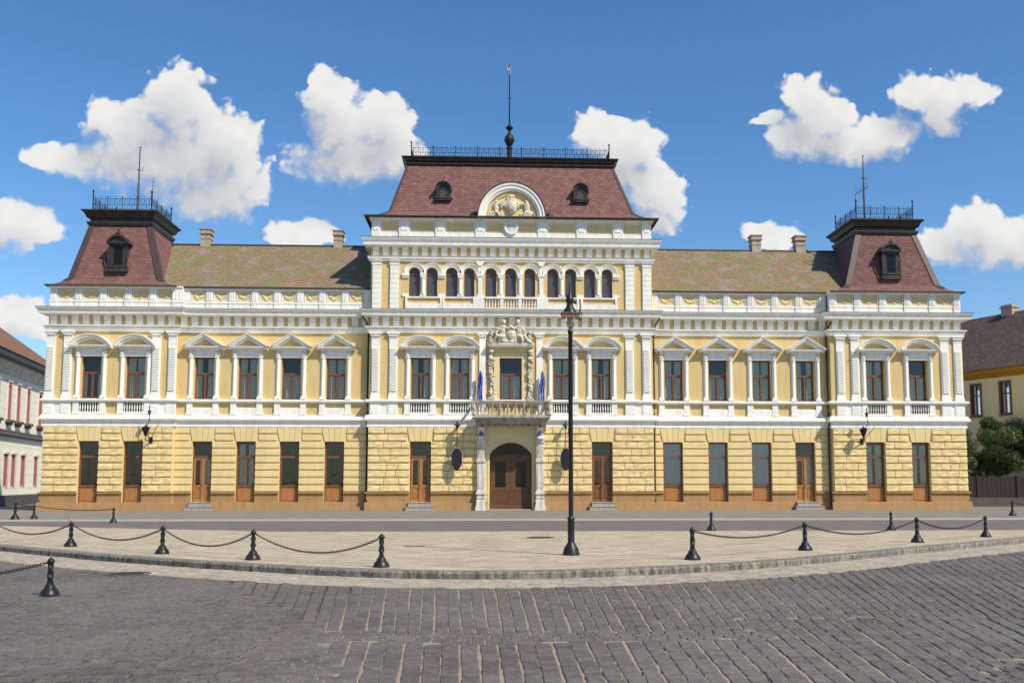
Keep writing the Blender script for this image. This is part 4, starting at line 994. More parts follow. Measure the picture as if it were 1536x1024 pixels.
for x, lb, a, b in ((-1.86, 'blue flag hanging limp at the left end of the balcony', 'blue', 'flagwhite'), (1.86, 'blue and white flag hanging limp at the right end of the balcony', 'blue', 'flagwhite')):
    t = thing('flag', lb, 'flag', (x, -.3, 6.5), group='flags on the balcony')
    def cloth(m):
        n = 14; rr = random.Random(int(x*10)); rows = []
        for k in range(15):
            z = 1.72-k*.125; w = .08+.08*math.sin(min(1, k/9)*1.9); row = []
            for i in range(n+1):
                u = -1+2*i/n; row.append((u*w+.03*math.sin(k*.5), -.12+.09*math.sin(u*8+k*.35)+.02*rr.random(), z+.05*u))
            rows.append(row)
        n0 = len(m.v); m.grid(rows)
        for q in range(len(m.m)): m.m[q] = 1 if ((q % n)*2+(q//n)*1.3) % 9 < (2.2 if x < 0 else 3.6) or (q//n > (12 if x < 0 else 9) and q % 3) else 0
    one(cloth, 'cloth', [M[a], M[b]], t, True)
    one(lambda m: m.tube([(0, .1, -.1), (0, -.14, 1.8)], .02, 6), 'flagpole', M['black'], t)
t = thing('flag', 'small crumpled pink and white flag at the very top of the central roof mast', 'flag', (-.07, 3.0, 28.1))
def cl2(m):
    rows = []
    for k in range(8): rows.append([(-.02-.2*i/6*(1-.1*k)+.05*math.sin(k), .07*math.sin(i*1.6+k), .62-k*.085+.02*i) for i in range(7)])
    m.grid(rows); rows = [[(p[0]*-.6, p[1]+.05, p[2]) for p in r_] for r_ in rows]; m.grid(rows)
one(cl2, 'cloth', M['pink'], t, True); one(lambda m: m.ell((0, 0, .66), (.06, .06, .08), 8, 5), 'mast_tip', M['black'], t)

# ================================================================== ground
def sheet(name, pts, z, mat, label=None):
    m = MB(); m.face([(x, y, z) for x, y in pts]); o = m.build(name, mat); o['kind'] = 'structure'; return o
sheet('ground', [(-900,-300),(900,-300),(900,1500),(-900,1500)], -.16, M['farground'])
KP = [(-40,-14.5),(-30,-19.8),(-22,-25.5),(-17.5,-29),(-14.08,-31.82),(-11.28,-34.3),(-9.11,-36.05),(-7.27,-37.35),(-5.94,-38.2),(-4.22,-39.2),(-2.93,-39.7),(-1.7,-39.95),(-.48,-39.9),(.8,-39.62),(2.77,-38.8),(4.26,-37.95),(5.84,-36.8),(7.64,-35.3),(10.09,-33.3),(14.53,-29.78),(19,-26.2),(25,-21),(34,-14.5)]
def smooth(P, n=6):
    out = []
    for i in range(len(P)-1):
        p0, p1, p2, p3 = P[max(0,i-1)], P[i], P[i+1], P[min(len(P)-1,i+2)]
        for k in range(n):
            t = k/n; out.append(tuple(.5*((2*p1[j])+(-p0[j]+p2[j])*t+(2*p0[j]-5*p1[j]+4*p2[j]-p3[j])*t*t+(-p0[j]+3*p1[j]-3*p2[j]+p3[j])*t**3) for j in (0, 1)))
    out.append(P[-1]); return out
K = smooth(KP)
def kerb_front(x):
    for (xa, ya), (xb, yb) in zip(K, K[1:]):
        if xa <= x <= xb: return ya+(yb-ya)*(x-xa)/(xb-xa)-1.42*math.sqrt(1+((yb-ya)/(xb-xa))**2)
    return -60
rd = MB(); rd.face([(x, y, -.14) for x, y in ((-60,-90),(60,-90),(60,-14),(-60,-14))]); rd.cur = 1
rq = random.Random(21)
def sett(cs):
    """one worn stone: four plan corners in order"""
    cx_ = sum(p[0] for p in cs)/4; cy_ = sum(p[1] for p in cs)/4
    if cy_ > kerb_front(cx_): return
    d = cy_+58
    if not -1.3-.515*d-3.5 < cx_ < -1.3+.56*d+3.5: return
    z = -.127+rq.uniform(-.006, .005); tx, ty = rq.uniform(-.03, .03), rq.uniform(-.03, .03)
    cs = [(x+rq.uniform(-.007, .007), y+rq.uniform(-.007, .007)) for x, y in cs]; n = len(rd.v)
    for q, dz in ((1, -.03), (.985, -.006), (.89, .0)):
        for x, y in cs:
            X, Y = cx_+(x-cx_)*q, cy_+(y-cy_)*q; rd.v.append((X, Y, z+dz+(X-cx_)*tx+(Y-cy_)*ty))
    for r_ in (0, 4):
        for k in range(4): j = (k+1) % 4; rd.f.append((n+r_+k, n+r_+j, n+r_+4+j, n+r_+4+k)); rd.m.append(1)
    rd.f.append((n+8, n+9, n+10, n+11)); rd.m.append(1)
def crossz(x, y):
    w = .25*math.sin(x*1.3)+.15*math.sin(x*3.1+y)
    if x < -2.3-(y+50)*.33+w: return True
    if y < -49.3+(x-2.7)*.85+w*.5 and x > 2: return True
    return x < 2.0 and -46.95+w*.3+.012*x*x < y < -46.25+w*.3+.012*x*x
for y0, y1, yc in ((-52.5, -45.0, -49.), (-47.1, -28.5, -43.2)):
    kf = lambda y: 1+.043*(y-yc)
    for i in range(-90, 110):
        gapa = rq.uniform(.006, .017); xo = rq.uniform(0, .2); y = y0+xo; drift = 0
        while y < y1:
            L = rq.uniform(.14, .24); ym = y+L/2; k = kf(ym); drift = max(-.012, min(.012, drift+rq.uniform(-.006, .006)))
            xl, xr = -.8+i*.187*k+gapa+drift, -.8+(i+1)*.187*k-.008+drift; xm_ = (xl+xr)/2
            up = ym > (-46.6+.012*xm_*xm_ if xm_ < 2.0 else -45.2)
            if up == (yc > -45) and not crossz(xm_, ym):
                g = .002; lean = L*.043*i*.187/2
                sett([(xl-lean, y+g), (xr-lean, y+g), (xr+lean, y+L-g), (xl+lean, y+L-g)])
            y += L
y = -52.5
while y < -28.5:
    h = rq.uniform(.15, .19); d = y+58; x = -1.3-.515*d-3.6; xe = -1.3+.56*d+3.6
    while x < xe:
        w = rq.uniform(.13, .25)
        if crossz(x+w/2, y+h/2): sett([(x+.008, y+.009), (x+w-.008, y+.009), (x+w-.008, y+h-.009), (x+.008, y+h-.009)])
        x += w
    y += h
o = rd.build('road', [M['setts'], M['sett_stone']]); o['kind'] = 'structure'
gt = MB()
for r_ in range(8):
    off = .02+r_*.18; acc_ = rq.uniform(0, .1)
    for (xa, ya), (xb, yb) in zip(K, K[1:]):
        L = math.dist((xa, ya), (xb, yb)); tx, ty = (xb-xa)/L, (yb-ya)/L; nx_, ny_ = ty, -tx; p = acc_
        if abs(xa) > 24: continue
        while p < L:
            w = rq.uniform(.12, .22); a0, a1 = p+.006, p+w-.006; z = -.122+rq.uniform(-.005, .004); n_ = len(gt.v)
            for q, dz in ((0, -.015), (.004, -.004), (.016, .0)):
                for u_, v_ in ((a0+q, off+.006+q), (a1-q, off+.006+q), (a1-q, off+.172-q), (a0+q, off+.172-q)): gt.v.append((xa+tx*u_+nx_*v_, ya+ty*u_+ny_*v_, z+dz))
            for r2 in (0, 4):
                for k in range(4): j = (k+1) % 4; gt.f.append((n_+r2+k, n_+r2+j, n_+r2+4+j, n_+r2+4+k)); gt.m.append(0)
            gt.f.append((n_+8, n_+9, n_+10, n_+11)); gt.m.append(0); p += w
        acc_ = p-L
o = gt.build('gutter_setts', M['pale_sett']); o['kind'] = 'structure'
mi = MB(); n = len(K)
bk = lambda x: -24.9+max(0, -x-8)*.42+max(0, x-40)*.3
rows = [[(x, y+.25, 0) for x, y in K], [(x, max(y+.3, bk(x)), 0) for x, y in K]]
mi.grid(rows); o = mi.build('paved_island', M['island']); o['kind'] = 'structure'
o = one(lambda m: m.sweep([(x, y+.3) for x, y in K], [(-.04,-.14),(.3,-.14),(.31,-.02),(.29,.006),(.25,.012),(-.04,.012)]), 'kerb', M['kerb']); o['kind'] = 'structure'
o = one(lambda m: m.sweep([(x, y) for x, y in K], [(-.02,-.135),(-.02,-.126),(1.35,-.126),(1.5,-.128),(1.5,-.135)]), 'gutter_strip', M['gutter']); o['kind'] = 'structure'
rows = [[(x, bk(x)-.02, -.006) for x in range(-60, 61, 4)], [(x, -14.15, -.06) for x in range(-60, 61, 4)]]
mi = MB(); mi.grid(rows); o = mi.build('street', M['street']); o['kind'] = 'structure'
sheet('pavement', [(-60,-14.0),(60,-14.0),(60,9),(-60,9)], 0, M['pavement'])
o = one(lambda m: m.box(-60, 60, -14.2, -14.0, -.15, .012), 'pavement_kerb', M['palekerb']); o['kind'] = 'structure'
def cover(x, y, z, label):
    t = thing('manhole_cover', label, 'manhole cover', (x, y, z), group='manhole covers in the paving')
    one(lambda m: m.lathe(0, 0, [(.36, 0), (.43, .001), (.43, .012), (.36, .014)], 28), 'rim', M['dark_stone'], t)
    one(lambda m: (m.lathe(0, 0, [(0, .008), (.355, .008)], 28), [m.box(-.28, .28, -.3+k*.1, -.26+k*.1, .006, .016) for k in range(7)]), 'lid', M['flash'], t)
cover(.25, -28.8, 0, 'round dark manhole cover in the pale paving behind the tall lamp')
cover(-8.3, -38.6, -.128, 'round dark manhole cover in the grey road at the left')

# ---- bollards
def bollard_parts(t):
    one(lambda m: m.lathe(0, 0, [(.165, 0), (.165, .025), (.15, .05), (.14, .08), (.1, .125), (.085, .14), (.09, .165), (.07, .18), (.055, .2)], 20), 'base', M['black'], t, True)
    def shaft(m):
        rows = []
        for k in range(25):
            z = .19+k*.0145; row = []
            for i in range(16):
                a = 2*math.pi*i/16; r = .046+.007*math.sin(2*a+z*42)+(.012 if k in (8, 9) else 0)-(.006 if k > 20 else 0); row.append((r*math.cos(a), r*math.sin(a), z))
            rows.append(row)
        m.grid(rows, True)
    one(shaft, 'post', M['black'], t, True)
    one(lambda m: (m.lathe(0, 0, [(.04, .535), (.056, .55), (.058, .59), (.045, .615), (.02, .63), (.018, .645), (0, .655)], 14), m.tube([(-.075, 0, .575), (.075, 0, .575)], .012, 6)), 'knob', M['black'], t, True)
BO = [(-15.6,-29.35,0,'far left'), (-12.12,-32.18,0,''), (-8.88,-34.91,0,''), (-6.35,-36.78,0,''), (-3.4,-38.71,0,''), (3.07,-37.2,0,''), (6.41,-34.49,0,''), (10.53,-31.52,0,''), (13.76,-29.04,0,''),
      (6.38,-24.62,0,''), (12.59,-24.89,0,''), (-17.11,-16.16,-.05,''), (-22.02,-12.6,0,''), (-22.48,-13.4,0,''), (24.72,-10.67,0,''), (-8.22,-42.18,-.13,'')]
BL = ['black iron bollard at the outer left start of the chain row', 'black bollard farthest left of the chained row in the pale paving', 'second visible chained bollard from the left of the paving', 'third visible chained bollard from the left of the paving',
      'bollard ending the left chain, nearest the kerb left of the lamp', 'bollard nearest the tall lamp on its right, starting the right chain', 'second bollard of the right chain', 'third bollard of the right chain', 'last bollard of the right chain, far right by the kerb',
      'lone unchained bollard behind the first right chain', 'lone unchained bollard behind the third bollard of the right chain', 'small distant bollard before the leftmost ground windows of the palace', 'distant slim bollard at the left corner of the palace', 'distant bollard before the cream house at the left edge',
      'distant bollard at the right edge before the dark fence', 'large bollard standing on the dark road at the lower left']
proto = None; bobs = []
for i, (x, y, z, _) in enumerate(BO):
    if proto is None: proto = t = thing('bollard', BL[i], 'bollard', (x, y, z), group='black iron bollards'); bollard_parts(t)
    else: t = copy_tree(proto)
    t.location = (x, y, z); t.rotation_euler = (0, 0, i*.7 if i > 8 else math.atan2(BO[min(i+1,8)][1]-BO[min(i,7)][1], BO[min(i+1,8)][0]-BO[min(i,7)][0])); t['label'] = BL[i]; bobs.append(t)
for i, sc_ in ((5,1.07), (6,1.07), (7,1.08), (13,1.2), (14,1.15), (15,.93)): bobs[i].scale = (sc_,)*3
# chains with real links
def chain(a, b, sag, label):
    a, b = Vector(a), Vector(b); L = (b-a).length; N = max(10, int((L+sag*.7)/.052)); m = MB(); yaw = math.atan2(b.y-a.y, b.x-a.x)
    def P(t): p = a.lerp(b, t); p.z -= sag*4*t*(1-t); return p
    for k in range(N):
        p, q = P(k/N), P((k+1)/N); d = (q-p).normalized(); s_ = d.cross(Vector((0,0,1))).normalized(); u = s_.cross(d)
        w = s_ if k % 2 else u; w = (w+(.4*u if k % 2 else .4*s_)).normalized(); c = (p+q)/2; hl = .038; hw = .02
        pts = []
        for j in range(8):
            t_ = 2*math.pi*j/8; pts.append(c+d*hl*math.cos(t_)+w*hw*math.sin(t_))
        nn = d.cross(w); rows = []
        for j in range(8):
            o_ = (pts[j]-c).normalized(); rows.append([pts[j]+(o_*math.cos(t2)+nn*math.sin(t2))*.0085 for t2 in (0, 2.1, 4.2)])
        rows.append(rows[0]); m.grid(rows, True)
    o = m.build('chain', M['black']); tag(o, label, 'chain', 'sagging chains between bollards')
CH = [(0,1,.33,'sagging chain running off the left edge from the leftmost chained bollard'), (1,2,.33,'sagging chain between first and second visible chained bollards on the left'), (2,3,.34,'sagging chain between second and third chained bollards on the left'), (3,4,.36,'sagging chain ending at the bollard left of the tall lamp'),
      (5,6,.22,'sagging chain starting at the bollard right of the tall lamp'), (6,7,.3,'sagging middle chain of the three on the right'), (7,8,.28,'sagging outermost chain of the three on the right')]
for a, b, sg, lb in CH:
    za, zb = [.575*bobs[i].scale[0]+BO[i][2] for i in (a, b)]; chain((BO[a][0], BO[a][1], za), (BO[b][0], BO[b][1], zb), sg, lb)
chain((-8.22,-42.18,.4), (-12.2,-42.9,.4), .28, 'chain leading left from the large bollard on the road')
chain((-22.48,-13.4,.68), (-22.02+.0,-12.6,.57), .03, 'short taut chain between the two bollards at the left corner')
chain((-22.02,-12.6,.57), (-17.11,-16.16,.52), .1, 'thin chain before the left corner of the palace')
chain((24.72,-10.67,.66), (28.6,-10.2,.6), .2, 'chain running off the right edge before the fence')

# ---- street lamp
t = thing('street_lamp', 'tall slim black street lamp with ornate head, standing before the entrance', 'street lamp', (.58, -35.75, 0))
one(lambda m: m.lathe(0, 0, [(.2, 0), (.2, .03), (.185, .06), (.17, .14), (.12, .22), (.09, .27), (.078, .3), (.078, .8), (.088, .81), (.088, .84), (.06, .86), (.056, .9)], 24), 'base', M['black'], t, True)
one(lambda m: m.lathe(0, 0, [(.056, .9), (.05, 5.1), (.065, 5.12), (.065, 5.16), (.045, 5.18), (.04, 5.25)], 16), 'pole', M['black'], t, True)
one(lambda m: m.lathe(0, 0, [(.05, 5.2), (.09, 5.27), (.11, 5.38), (.12, 5.46)], 14), 'globe', M['lampglass'], t, True)
one(lambda m: (m.box(-.2, .21, -.14, .14, 5.46, 5.56), m.box(-.22, .23, -.16, .16, 5.555, 5.585)), 'shade', M['copper'], t)
def head(m):
    m.lathe(-.01, 0, [(.17, 5.58), (.15, 5.64), (.09, 5.72), (.07, 5.8), (.1, 5.86), (.09, 5.93), (.05, 6.0), (.025, 6.08), (.018, 6.45), (0, 6.47)], 14)
    m.tube([(.0, -.02, 5.86), (.1, -.04, 5.84), (.15, -.04, 5.78)], [.05, .035, .01], 6); m.tube([(.18, 0, 5.58), (.22, -.03, 5.64), (.27, -.03, 5.56), (.25, -.02, 5.44), (.2, 0, 5.42)], .018, 5)
    m.tube([(-.02, 0, 5.98), (-.08, 0, 6.0), (-.1, 0, 6.05)], .02, 5)
one(head, 'finial', M['black'], t, True)

# ================================================================== neighbours
# left: cream house, wall running away from the square; local x along the wall (away), local y = 0 at the wall, +y behind it
def cream_house():
    ang = math.atan2(1, -.19); t = thing('cream_house', 'pale cream house with red-framed windows and brown tiled roof at the left edge', 'house', (-37.7, 16.1, -.495), ang); t.scale = (1.3, 1.3, 1.3)
    # local +x = away along wall; outside faces local -y
    Lw0, Lw1 = -9, 12
    ups = [(.55,1.1), (2.35,2.95), (4.5,5.1), (7.3,8.0), (-1.8,-1.2)]; lows = [(.5,1.1), (2.0,2.6), (4.0,4.7), (7.,7.6), (-1.8,-1.2)]
    w = MB(); wall(w, Lw0, Lw1, 0, 4.35, 0, .4, [(a, b, 1.4, 3.3) for a, b in lows]); wall(w, Lw0, Lw1, 4.35, 8.7, 0, .4, [(a, b, 5.3, 7.45) for a, b in ups]); w.box(Lw0, Lw0+.4, .4, 9.5, 0, 8.7); w.box(Lw1-.4, Lw1, .4, 9.5, 0, 8.7)
    w.build('wall', M['cream'], t)
    one(lambda m: m.xprof(Lw0, Lw1, [(.0,4.3),(-.2,4.35),(-.22,4.42),(-.14,4.5),(-.14,4.66),(0,4.72)]), 'ledge', M['dark_stone'], t)
    one(lambda m: (m.box(Lw0, Lw1, -.12, 0, 0, .9)), 'plinth', M['grey_wall'], t)
    one(lambda m: m.xprof(Lw0, Lw1, [(0,7.9),(-.08,7.92),(-.1,8.2),(-.3,8.45),(-.34,8.6),(0,8.6)]), 'cornice', M['white2'], t)
    one(lambda m: m.xprof(Lw0-.3, Lw1+.3, [(.1,8.6),(-.6,8.62),(-.72,8.7),(-.7,9.0),(-.5,9.05),(.1,9.05)]), 'eave', M['cap'], t)
    def rf(m):
        x0, x1 = Lw0-.4, Lw1+.4
        m.face([(x0,-.8,9.0),(x1,-.8,9.0),(x1-3.5,5,13.4),(x0,5,13.4)]); m.face([(x0,5,13.4),(x1-3.5,5,13.4),(x1,10.5,9),(x0,10.5,9)]); m.face([(x1,-.8,9),(x1,10.5,9),(x1-3.5,5,13.4)]); m.face([(x0,-.8,9),(x1,-.8,9),(x1,10.5,9),(x0,10.5,9)])
    one(rf, 'roof', M['old_tile'], t)
    for a, b in ups:
        f = one(lambda m: (m.box(a, a+.12, -.06, .3, 5.3, 7.45), m.box(b-.12, b, -.06, .3, 5.3, 7.45), m.box(a+.12, b-.12, -.06, .3, 7.3, 7.45), m.box((a+b)/2-.03, (a+b)/2+.03, .1, .16, 5.3, 7.3), m.box(a+.12, b-.12, .1, .16, 6.6, 6.7)), 'window', M['red'], t)
        one(lambda m: m.box(a+.1, b-.1, .17, .18, 5.3, 7.4), 'pane', M['dark_glass'], f)
        one(lambda m: (m.box(b, b+.14, -.07, .0, 5.3, 7.5), m.box(a-.1, a, -.07, .0, 5.3, 7.5), m.box(a-.12, b+.16, -.1, 0, 7.5, 7.6)), 'surround', M['pinkish'], f)
        one(lambda m: (m.box(a-.2, b+.2, -.3, 0, 5.14, 5.28), m.box(a-.05, b+.05, -.2, 0, 4.98, 5.14)), 'sill', M['dark_stone'], f)
    for a, b in lows:
        f = one(lambda m: (m.box(a, a+.1, -.04, .3, 1.4, 3.3), m.box(b-.1, b, -.04, .3, 1.4, 3.3), m.box(a+.1, b-.1, -.04, .3, 3.2, 3.3)), 'window', M['red'], t)
        one(lambda m: m.box(a+.1, b-.1, .17, .18, 1.4, 3.2), 'pane', M['dark_glass'], f); one(lambda m: (m.box(b, b+.18, -.07, 0, 1.4, 3.3), m.box(a-.15, b+.18, -.1, 0, 3.3, 3.42)), 'surround', M['pinkish'], f)
cream_house()
# right: tan house, visible wall faces left-front
def tan_house():
    ux, uy = .4, -.9165   # direction along the wall, coming towards the viewer (to the right in the picture)
    ang = math.atan2(uy, ux); t = thing('tan_house', 'tan house with steep dark brown roof behind the tree at the right edge', 'house', (36.2, 14.0, 0), ang)
    X0, X1 = -12, 10   # local +x = towards viewer; outside faces local -y
    ws = [(-.8,.05), (1.75,2.6), (5.2,6.1), (8.4,9.3), (-4.2,-3.3)]
    w = MB(); wall(w, X0, X1, 0, 10.0, 0, .4, [(a, b, 6.75, 9.15) for a, b in ws]); w.box(X0, X0+.4, .4, 11, 0, 10); w.box(X1-.4, X1, .4, 11, 0, 10); w.build('wall', M['tan'], t)
    one(lambda m: m.xprof(X0, X1, [(.0,9.5),(-.1,9.5),(-.55,9.85),(-.6,10.1),(0,10.1)]), 'soffit', M['ochre_soffit'], t)
    def rf(m):
        x0, x1 = X0-.4, X1+.4; e, rg = 10.1, 15.4
        m.face([(x0,-.85,e),(x1,-.85,e),(x1-.5,6,rg),(x0+3.5,6,rg)]); m.face([(x0+3.5,6,rg),(x1-.5,6,rg),(x1,13,e),(x0,13,e)]); m.face([(x0,-.85,e),(x0,13,e),(x0+3.5,6,rg)]); m.face([(x0,-.85,e),(x1,-.85,e),(x1,13,e),(x0,13,e)]); m.face([(x1,-.85,e),(x1,13,e),(x1-.5,6,rg)])
    r = one(rf, 'roof', M['brown_tile'], t)
    for xx, h, w_ in ((3.2, 1.3, .55), (-1.7, .35, .5)): one(lambda m: (m.box(-w_, w_, -.4, .4, -1, h), m.box(-w_-.08, w_+.08, -.48, .48, h, h+.12), m.box(-w_, w_, -.4, .4, h+.12, h+.25)), 'chimney', M['chimney'], r, loc=(xx, 6, 15.4))
    for a, b in ws:
        f = one(lambda m: (m.box(a-.1, a+.05, -.06, .15, 6.7, 9.2), m.box(b-.05, b+.1, -.06, .15, 6.7, 9.2), m.box(a+.05, b-.05, -.06, .15, 9.08, 9.2), m.box(a+.05, b-.05, -.06, .15, 6.7, 6.8), m.box((a+b)/2-.04, (a+b)/2+.04, .0, .12, 6.8, 9.08), m.box(a+.05, b-.05, .02, .1, 8.2, 8.28)), 'window', M['wood'], t)
        one(lambda m: m.box(a+.02, b-.02, .11, .12, 6.75, 9.1), 'pane', M['glass'], f); one(lambda m: curtain(m, (b-a)/2, 6.8, 9.1, .3, .15, 4, (a+b)/2), 'curtain', M['blind'], f, True)
        one(lambda m: m.box(a-.15, b+.15, -.14, 0, 6.6, 6.7), 'sill', M['copper'], f)
tan_house()
# dark fence
t = thing('board_fence', 'dark brown board fence on a low dark wall right of the palace', 'fence', (28.2, 7.2, 0))
one(lambda m: m.box(0, 22, 0, .3, 0, .62), 'base_wall', M['grey_wall'], t)
def brd(m):
    for k in range(140): m.box(k*.157, k*.157+.148, .05+.012*(k % 2), .09+.012*(k % 2), .62, 2.05+.03*math.sin(k*2.3))
    m.box(0, 22, .09, .15, .9, 1.0); m.box(0, 22, .09, .15, 1.7, 1.8)
one(brd, 'boards', M['fence'], t)
for k in range(8): one(lambda m: m.box(-.07, .07, -.02, .18, .62, 2.12), 'post', M['fence'], t, loc=(1.2+k*2.8, .0, 0))
o = one(lambda m: m.box(28.1, 31.2, 8.6, 9.0, 0, 2.9), 'garden_wall', M['cream']); tag(o, 'pale low wall glimpsed under the tree beside the palace corner', 'wall')
o['kind'] = 'thing'
# trees
def tree(name, label, x, y, trunk_h, crown, nleaf, seed, group=None, ls=.15):
    rr = random.Random(seed); t = thing(name, label, 'tree', (x, y, 0), group=group)
    def tr(m):
        m.tube([(0,0,-.1), (.03,0,trunk_h*.5), (0,.05,trunk_h), (.1,.0,trunk_h*1.6)], [.2,.15,.13,.06], 10)
        for k in range(9):
            a = k*2.4; L = crown[0]*rr.uniform(.5,.8); z0 = trunk_h*rr.uniform(.7,1.3)
            m.tube([(0,0,z0), (L*.4*math.cos(a), L*.4*math.sin(a), z0+.5), (L*math.cos(a), L*math.sin(a), z0+rr.uniform(.8,1.8))], [.08,.05,.02], 6)
    one(tr, 'trunk', M['bark'], t, True)
    cl = []
    for k in range(46):
        while True:
            p = (rr.uniform(-1,1), rr.uniform(-1,1), rr.uniform(-1,1)); d = sum(q*q for q in p)
            if d < 1: break
        s_ = rr.uniform(.5, .95)/max(.55, math.sqrt(d))*.82
        cl.append((p[0]*crown[0]*min(1,s_+.25), p[1]*crown[1]*min(1,s_+.25), crown[3]+p[2]*crown[2], rr.uniform(.55,1.0)))
    m = MB()
    for k in range(nleaf):
        c = cl[k % len(cl)]; 
        v = Vector((rr.gauss(0,1), rr.gauss(0,1), rr.gauss(0,1))).normalized()*c[3]*(rr.random()**.45)
        p = Vector(c[:3])+Vector((v.x, v.y, v.z*.75)); a = Vector((rr.gauss(0,1), rr.gauss(0,1), rr.gauss(0,.6))).normalized(); b = a.cross(Vector((rr.gauss(0,1), rr.gauss(0,1), rr.gauss(0,1)))).normalized()
        L = ls*rr.uniform(.6,1.25); W = L*.45
        m.face([p-a*L*.5, p+b*W*.5, p+a*L*.5, p-b*W*.5])
    me = bpy.data.meshes.new('crown'); me.from_pydata(m.v, [], m.f); me.materials.append(M['leaf']); link('crown', me, t)
tree('leafy_tree', 'dense dark green round tree behind the fence at the right edge', 34.2, 9.8, 2.1, (4.1, 2.8, 2.35, 4.25), 70000, 4, None, .14)
tree('leafy_tree', 'second dark green tree cut off by the right edge of the picture', 40.2, 9.2, 2.1, (3.6, 2.8, 2.3, 4.2), 40000, 9, None, .14)

# ================================================================== camera
f_, th, ps, W_, H_ = 1450., math.radians(5.5), math.atan(.045), 1536., 1023.
cam = bpy.data.cameras.new('camera'); co = bpy.data.objects.new('camera', cam); C.objects.link(co); sc.camera = co
co.location = (-1.3, -58, 1.65); co.rotation_euler = (math.radians(90)+th, 0, -ps)
cam.sensor_width = 36; cam.sensor_fit = 'HORIZONTAL'; cam.lens = 36*f_/W_; cam.shift_x = -31/W_; cam.shift_y = (211-f_*math.tan(th))/W_; cam.clip_end = 5000; cam.clip_start = .1
F = Vector((math.sin(ps)*math.cos(th), math.cos(ps)*math.cos(th), math.sin(th))); RR = Vector((math.cos(ps), -math.sin(ps), 0)); UU = RR.cross(F)

# ================================================================== light
sd = Vector((1.72, -1.5, 2.5)).normalized()
sun = bpy.data.lights.new('sun', 'SUN'); so = bpy.data.objects.new('sun', sun); C.objects.link(so)
sun.energy = 4.7; sun.angle = math.radians(.6); sun.color = (1, .93, .81); so.rotation_euler = sd.to_track_quat('Z', 'Y').to_euler()
wd = bpy.data.worlds.new('World'); sc.world = wd; wd.use_nodes = True; nt = wd.node_tree; N = nt.nodes; N.clear()
def nn(t, **k):
    n = N.new(t)
    for a, b in k.items(): setattr(n, a, b)
    return n
def lk(a, b): nt.links.new(a, b)
sky = nn('ShaderNodeTexSky', sky_type='NISHITA', sun_disc=False); sky.sun_elevation = math.asin(sd.z); sky.sun_rotation = math.atan2(sd.x, sd.y)
sky.altitude = 100; sky.air_density = 1.0; sky.dust_density = .3; sky.ozone_density = 4.0
out = nn('ShaderNodeOutputWorld'); bg = nn('ShaderNodeBackground'); bg.inputs[1].default_value = SKY_STR = .15; lk(bg.outputs[0], out.inputs[0])
# clouds: billows placed by direction in the sky
CL = [(265,158,52,56),(205,200,60,48),(158,180,24,28),(300,235,82,62),(342,215,38,40),(350,285,48,46),(240,245,90,50),(180,240,60,32),(78,232,30,16),(55,236,20,10),(120,242,46,22),(305,300,60,28),
      (490,150,34,40),(515,192,52,48),(577,188,40,42),(530,240,84,38),(592,225,30,45),
      (898,200,40,34),(940,222,46,40),(972,215,20,22),(975,282,50,38),(1003,303,28,28),(935,262,44,40),(985,335,32,20),
      (1215,152,40,38),(1247,178,32,38),(1200,205,54,34),(1260,218,68,26),(1160,178,22,12),(1140,184,16,8),
      (1375,142,33,27),(1412,150,42,36),(1408,186,34,20),(1462,136,36,20),(1325,200,50,28),(1295,228,52,20),
      (12,335,58,32),(58,352,34,18),(-25,340,50,40),
      (28,468,46,22),(55,492,34,18),(5,490,40,20),
      (455,352,48,20),(480,342,24,14),(428,362,28,8),
      (1155,352,38,22),(1138,345,22,16),(1178,356,24,16),
      (1465,345,46,42),(1418,372,40,30),(1500,375,70,32),(1532,352,34,24),(1600,360,50,50)]
def uvd(px, py):
    a = (px-768-31)/f_; b = -(py-512-(211-f_*math.tan(th)))/f_; r = F+RR*a+UU*b; return r.x/r.y, r.z/r.y
grp = bpy.data.node_groups.new('cloud_field', 'ShaderNodeTree')
grp.interface.new_socket('P', in_out='INPUT', socket_type='NodeSocketVector'); grp.interface.new_socket('D', in_out='OUTPUT', socket_type='NodeSocketFloat')
gn = grp.nodes; gi = gn.new('NodeGroupInput'); go = gn.new('NodeGroupOutput'); gl = grp.links
def gm(op, a, b=None, c=None):
    n = gn.new('ShaderNodeMath'); n.operation = op
    for i, v in enumerate((a, b, c)):
        if v is None: continue
        if isinstance(v, (int, float)): n.inputs[i].default_value = v
        else: gl.new(v, n.inputs[i])
    return n.outputs[0]
def gnoise(vec, sc_, det, ro=.6):
    n = gn.new('ShaderNodeTexNoise'); n.noise_dimensions = '2D'; n.inputs['Scale'].default_value = sc_; n.inputs['Detail'].default_value = det; n.inputs['Roughness'].default_value = ro; gl.new(vec, n.inputs['Vector']); return n
nz = gnoise(gi.outputs[0], 22, 2, .55)
wv = gn.new('ShaderNodeVectorMath'); wv.operation = 'SUBTRACT'; gl.new(nz.outputs['Color'], wv.inputs[0]); wv.inputs[1].default_value = (.5,.5,.5)
w2 = gn.new('ShaderNodeVectorMath'); w2.operation = 'MULTIPLY_ADD'; gl.new(wv.outputs[0], w2.inputs[0]); w2.inputs[1].default_value = (.024,.022,0); gl.new(gi.outputs[0], w2.inputs[2])
acc = None
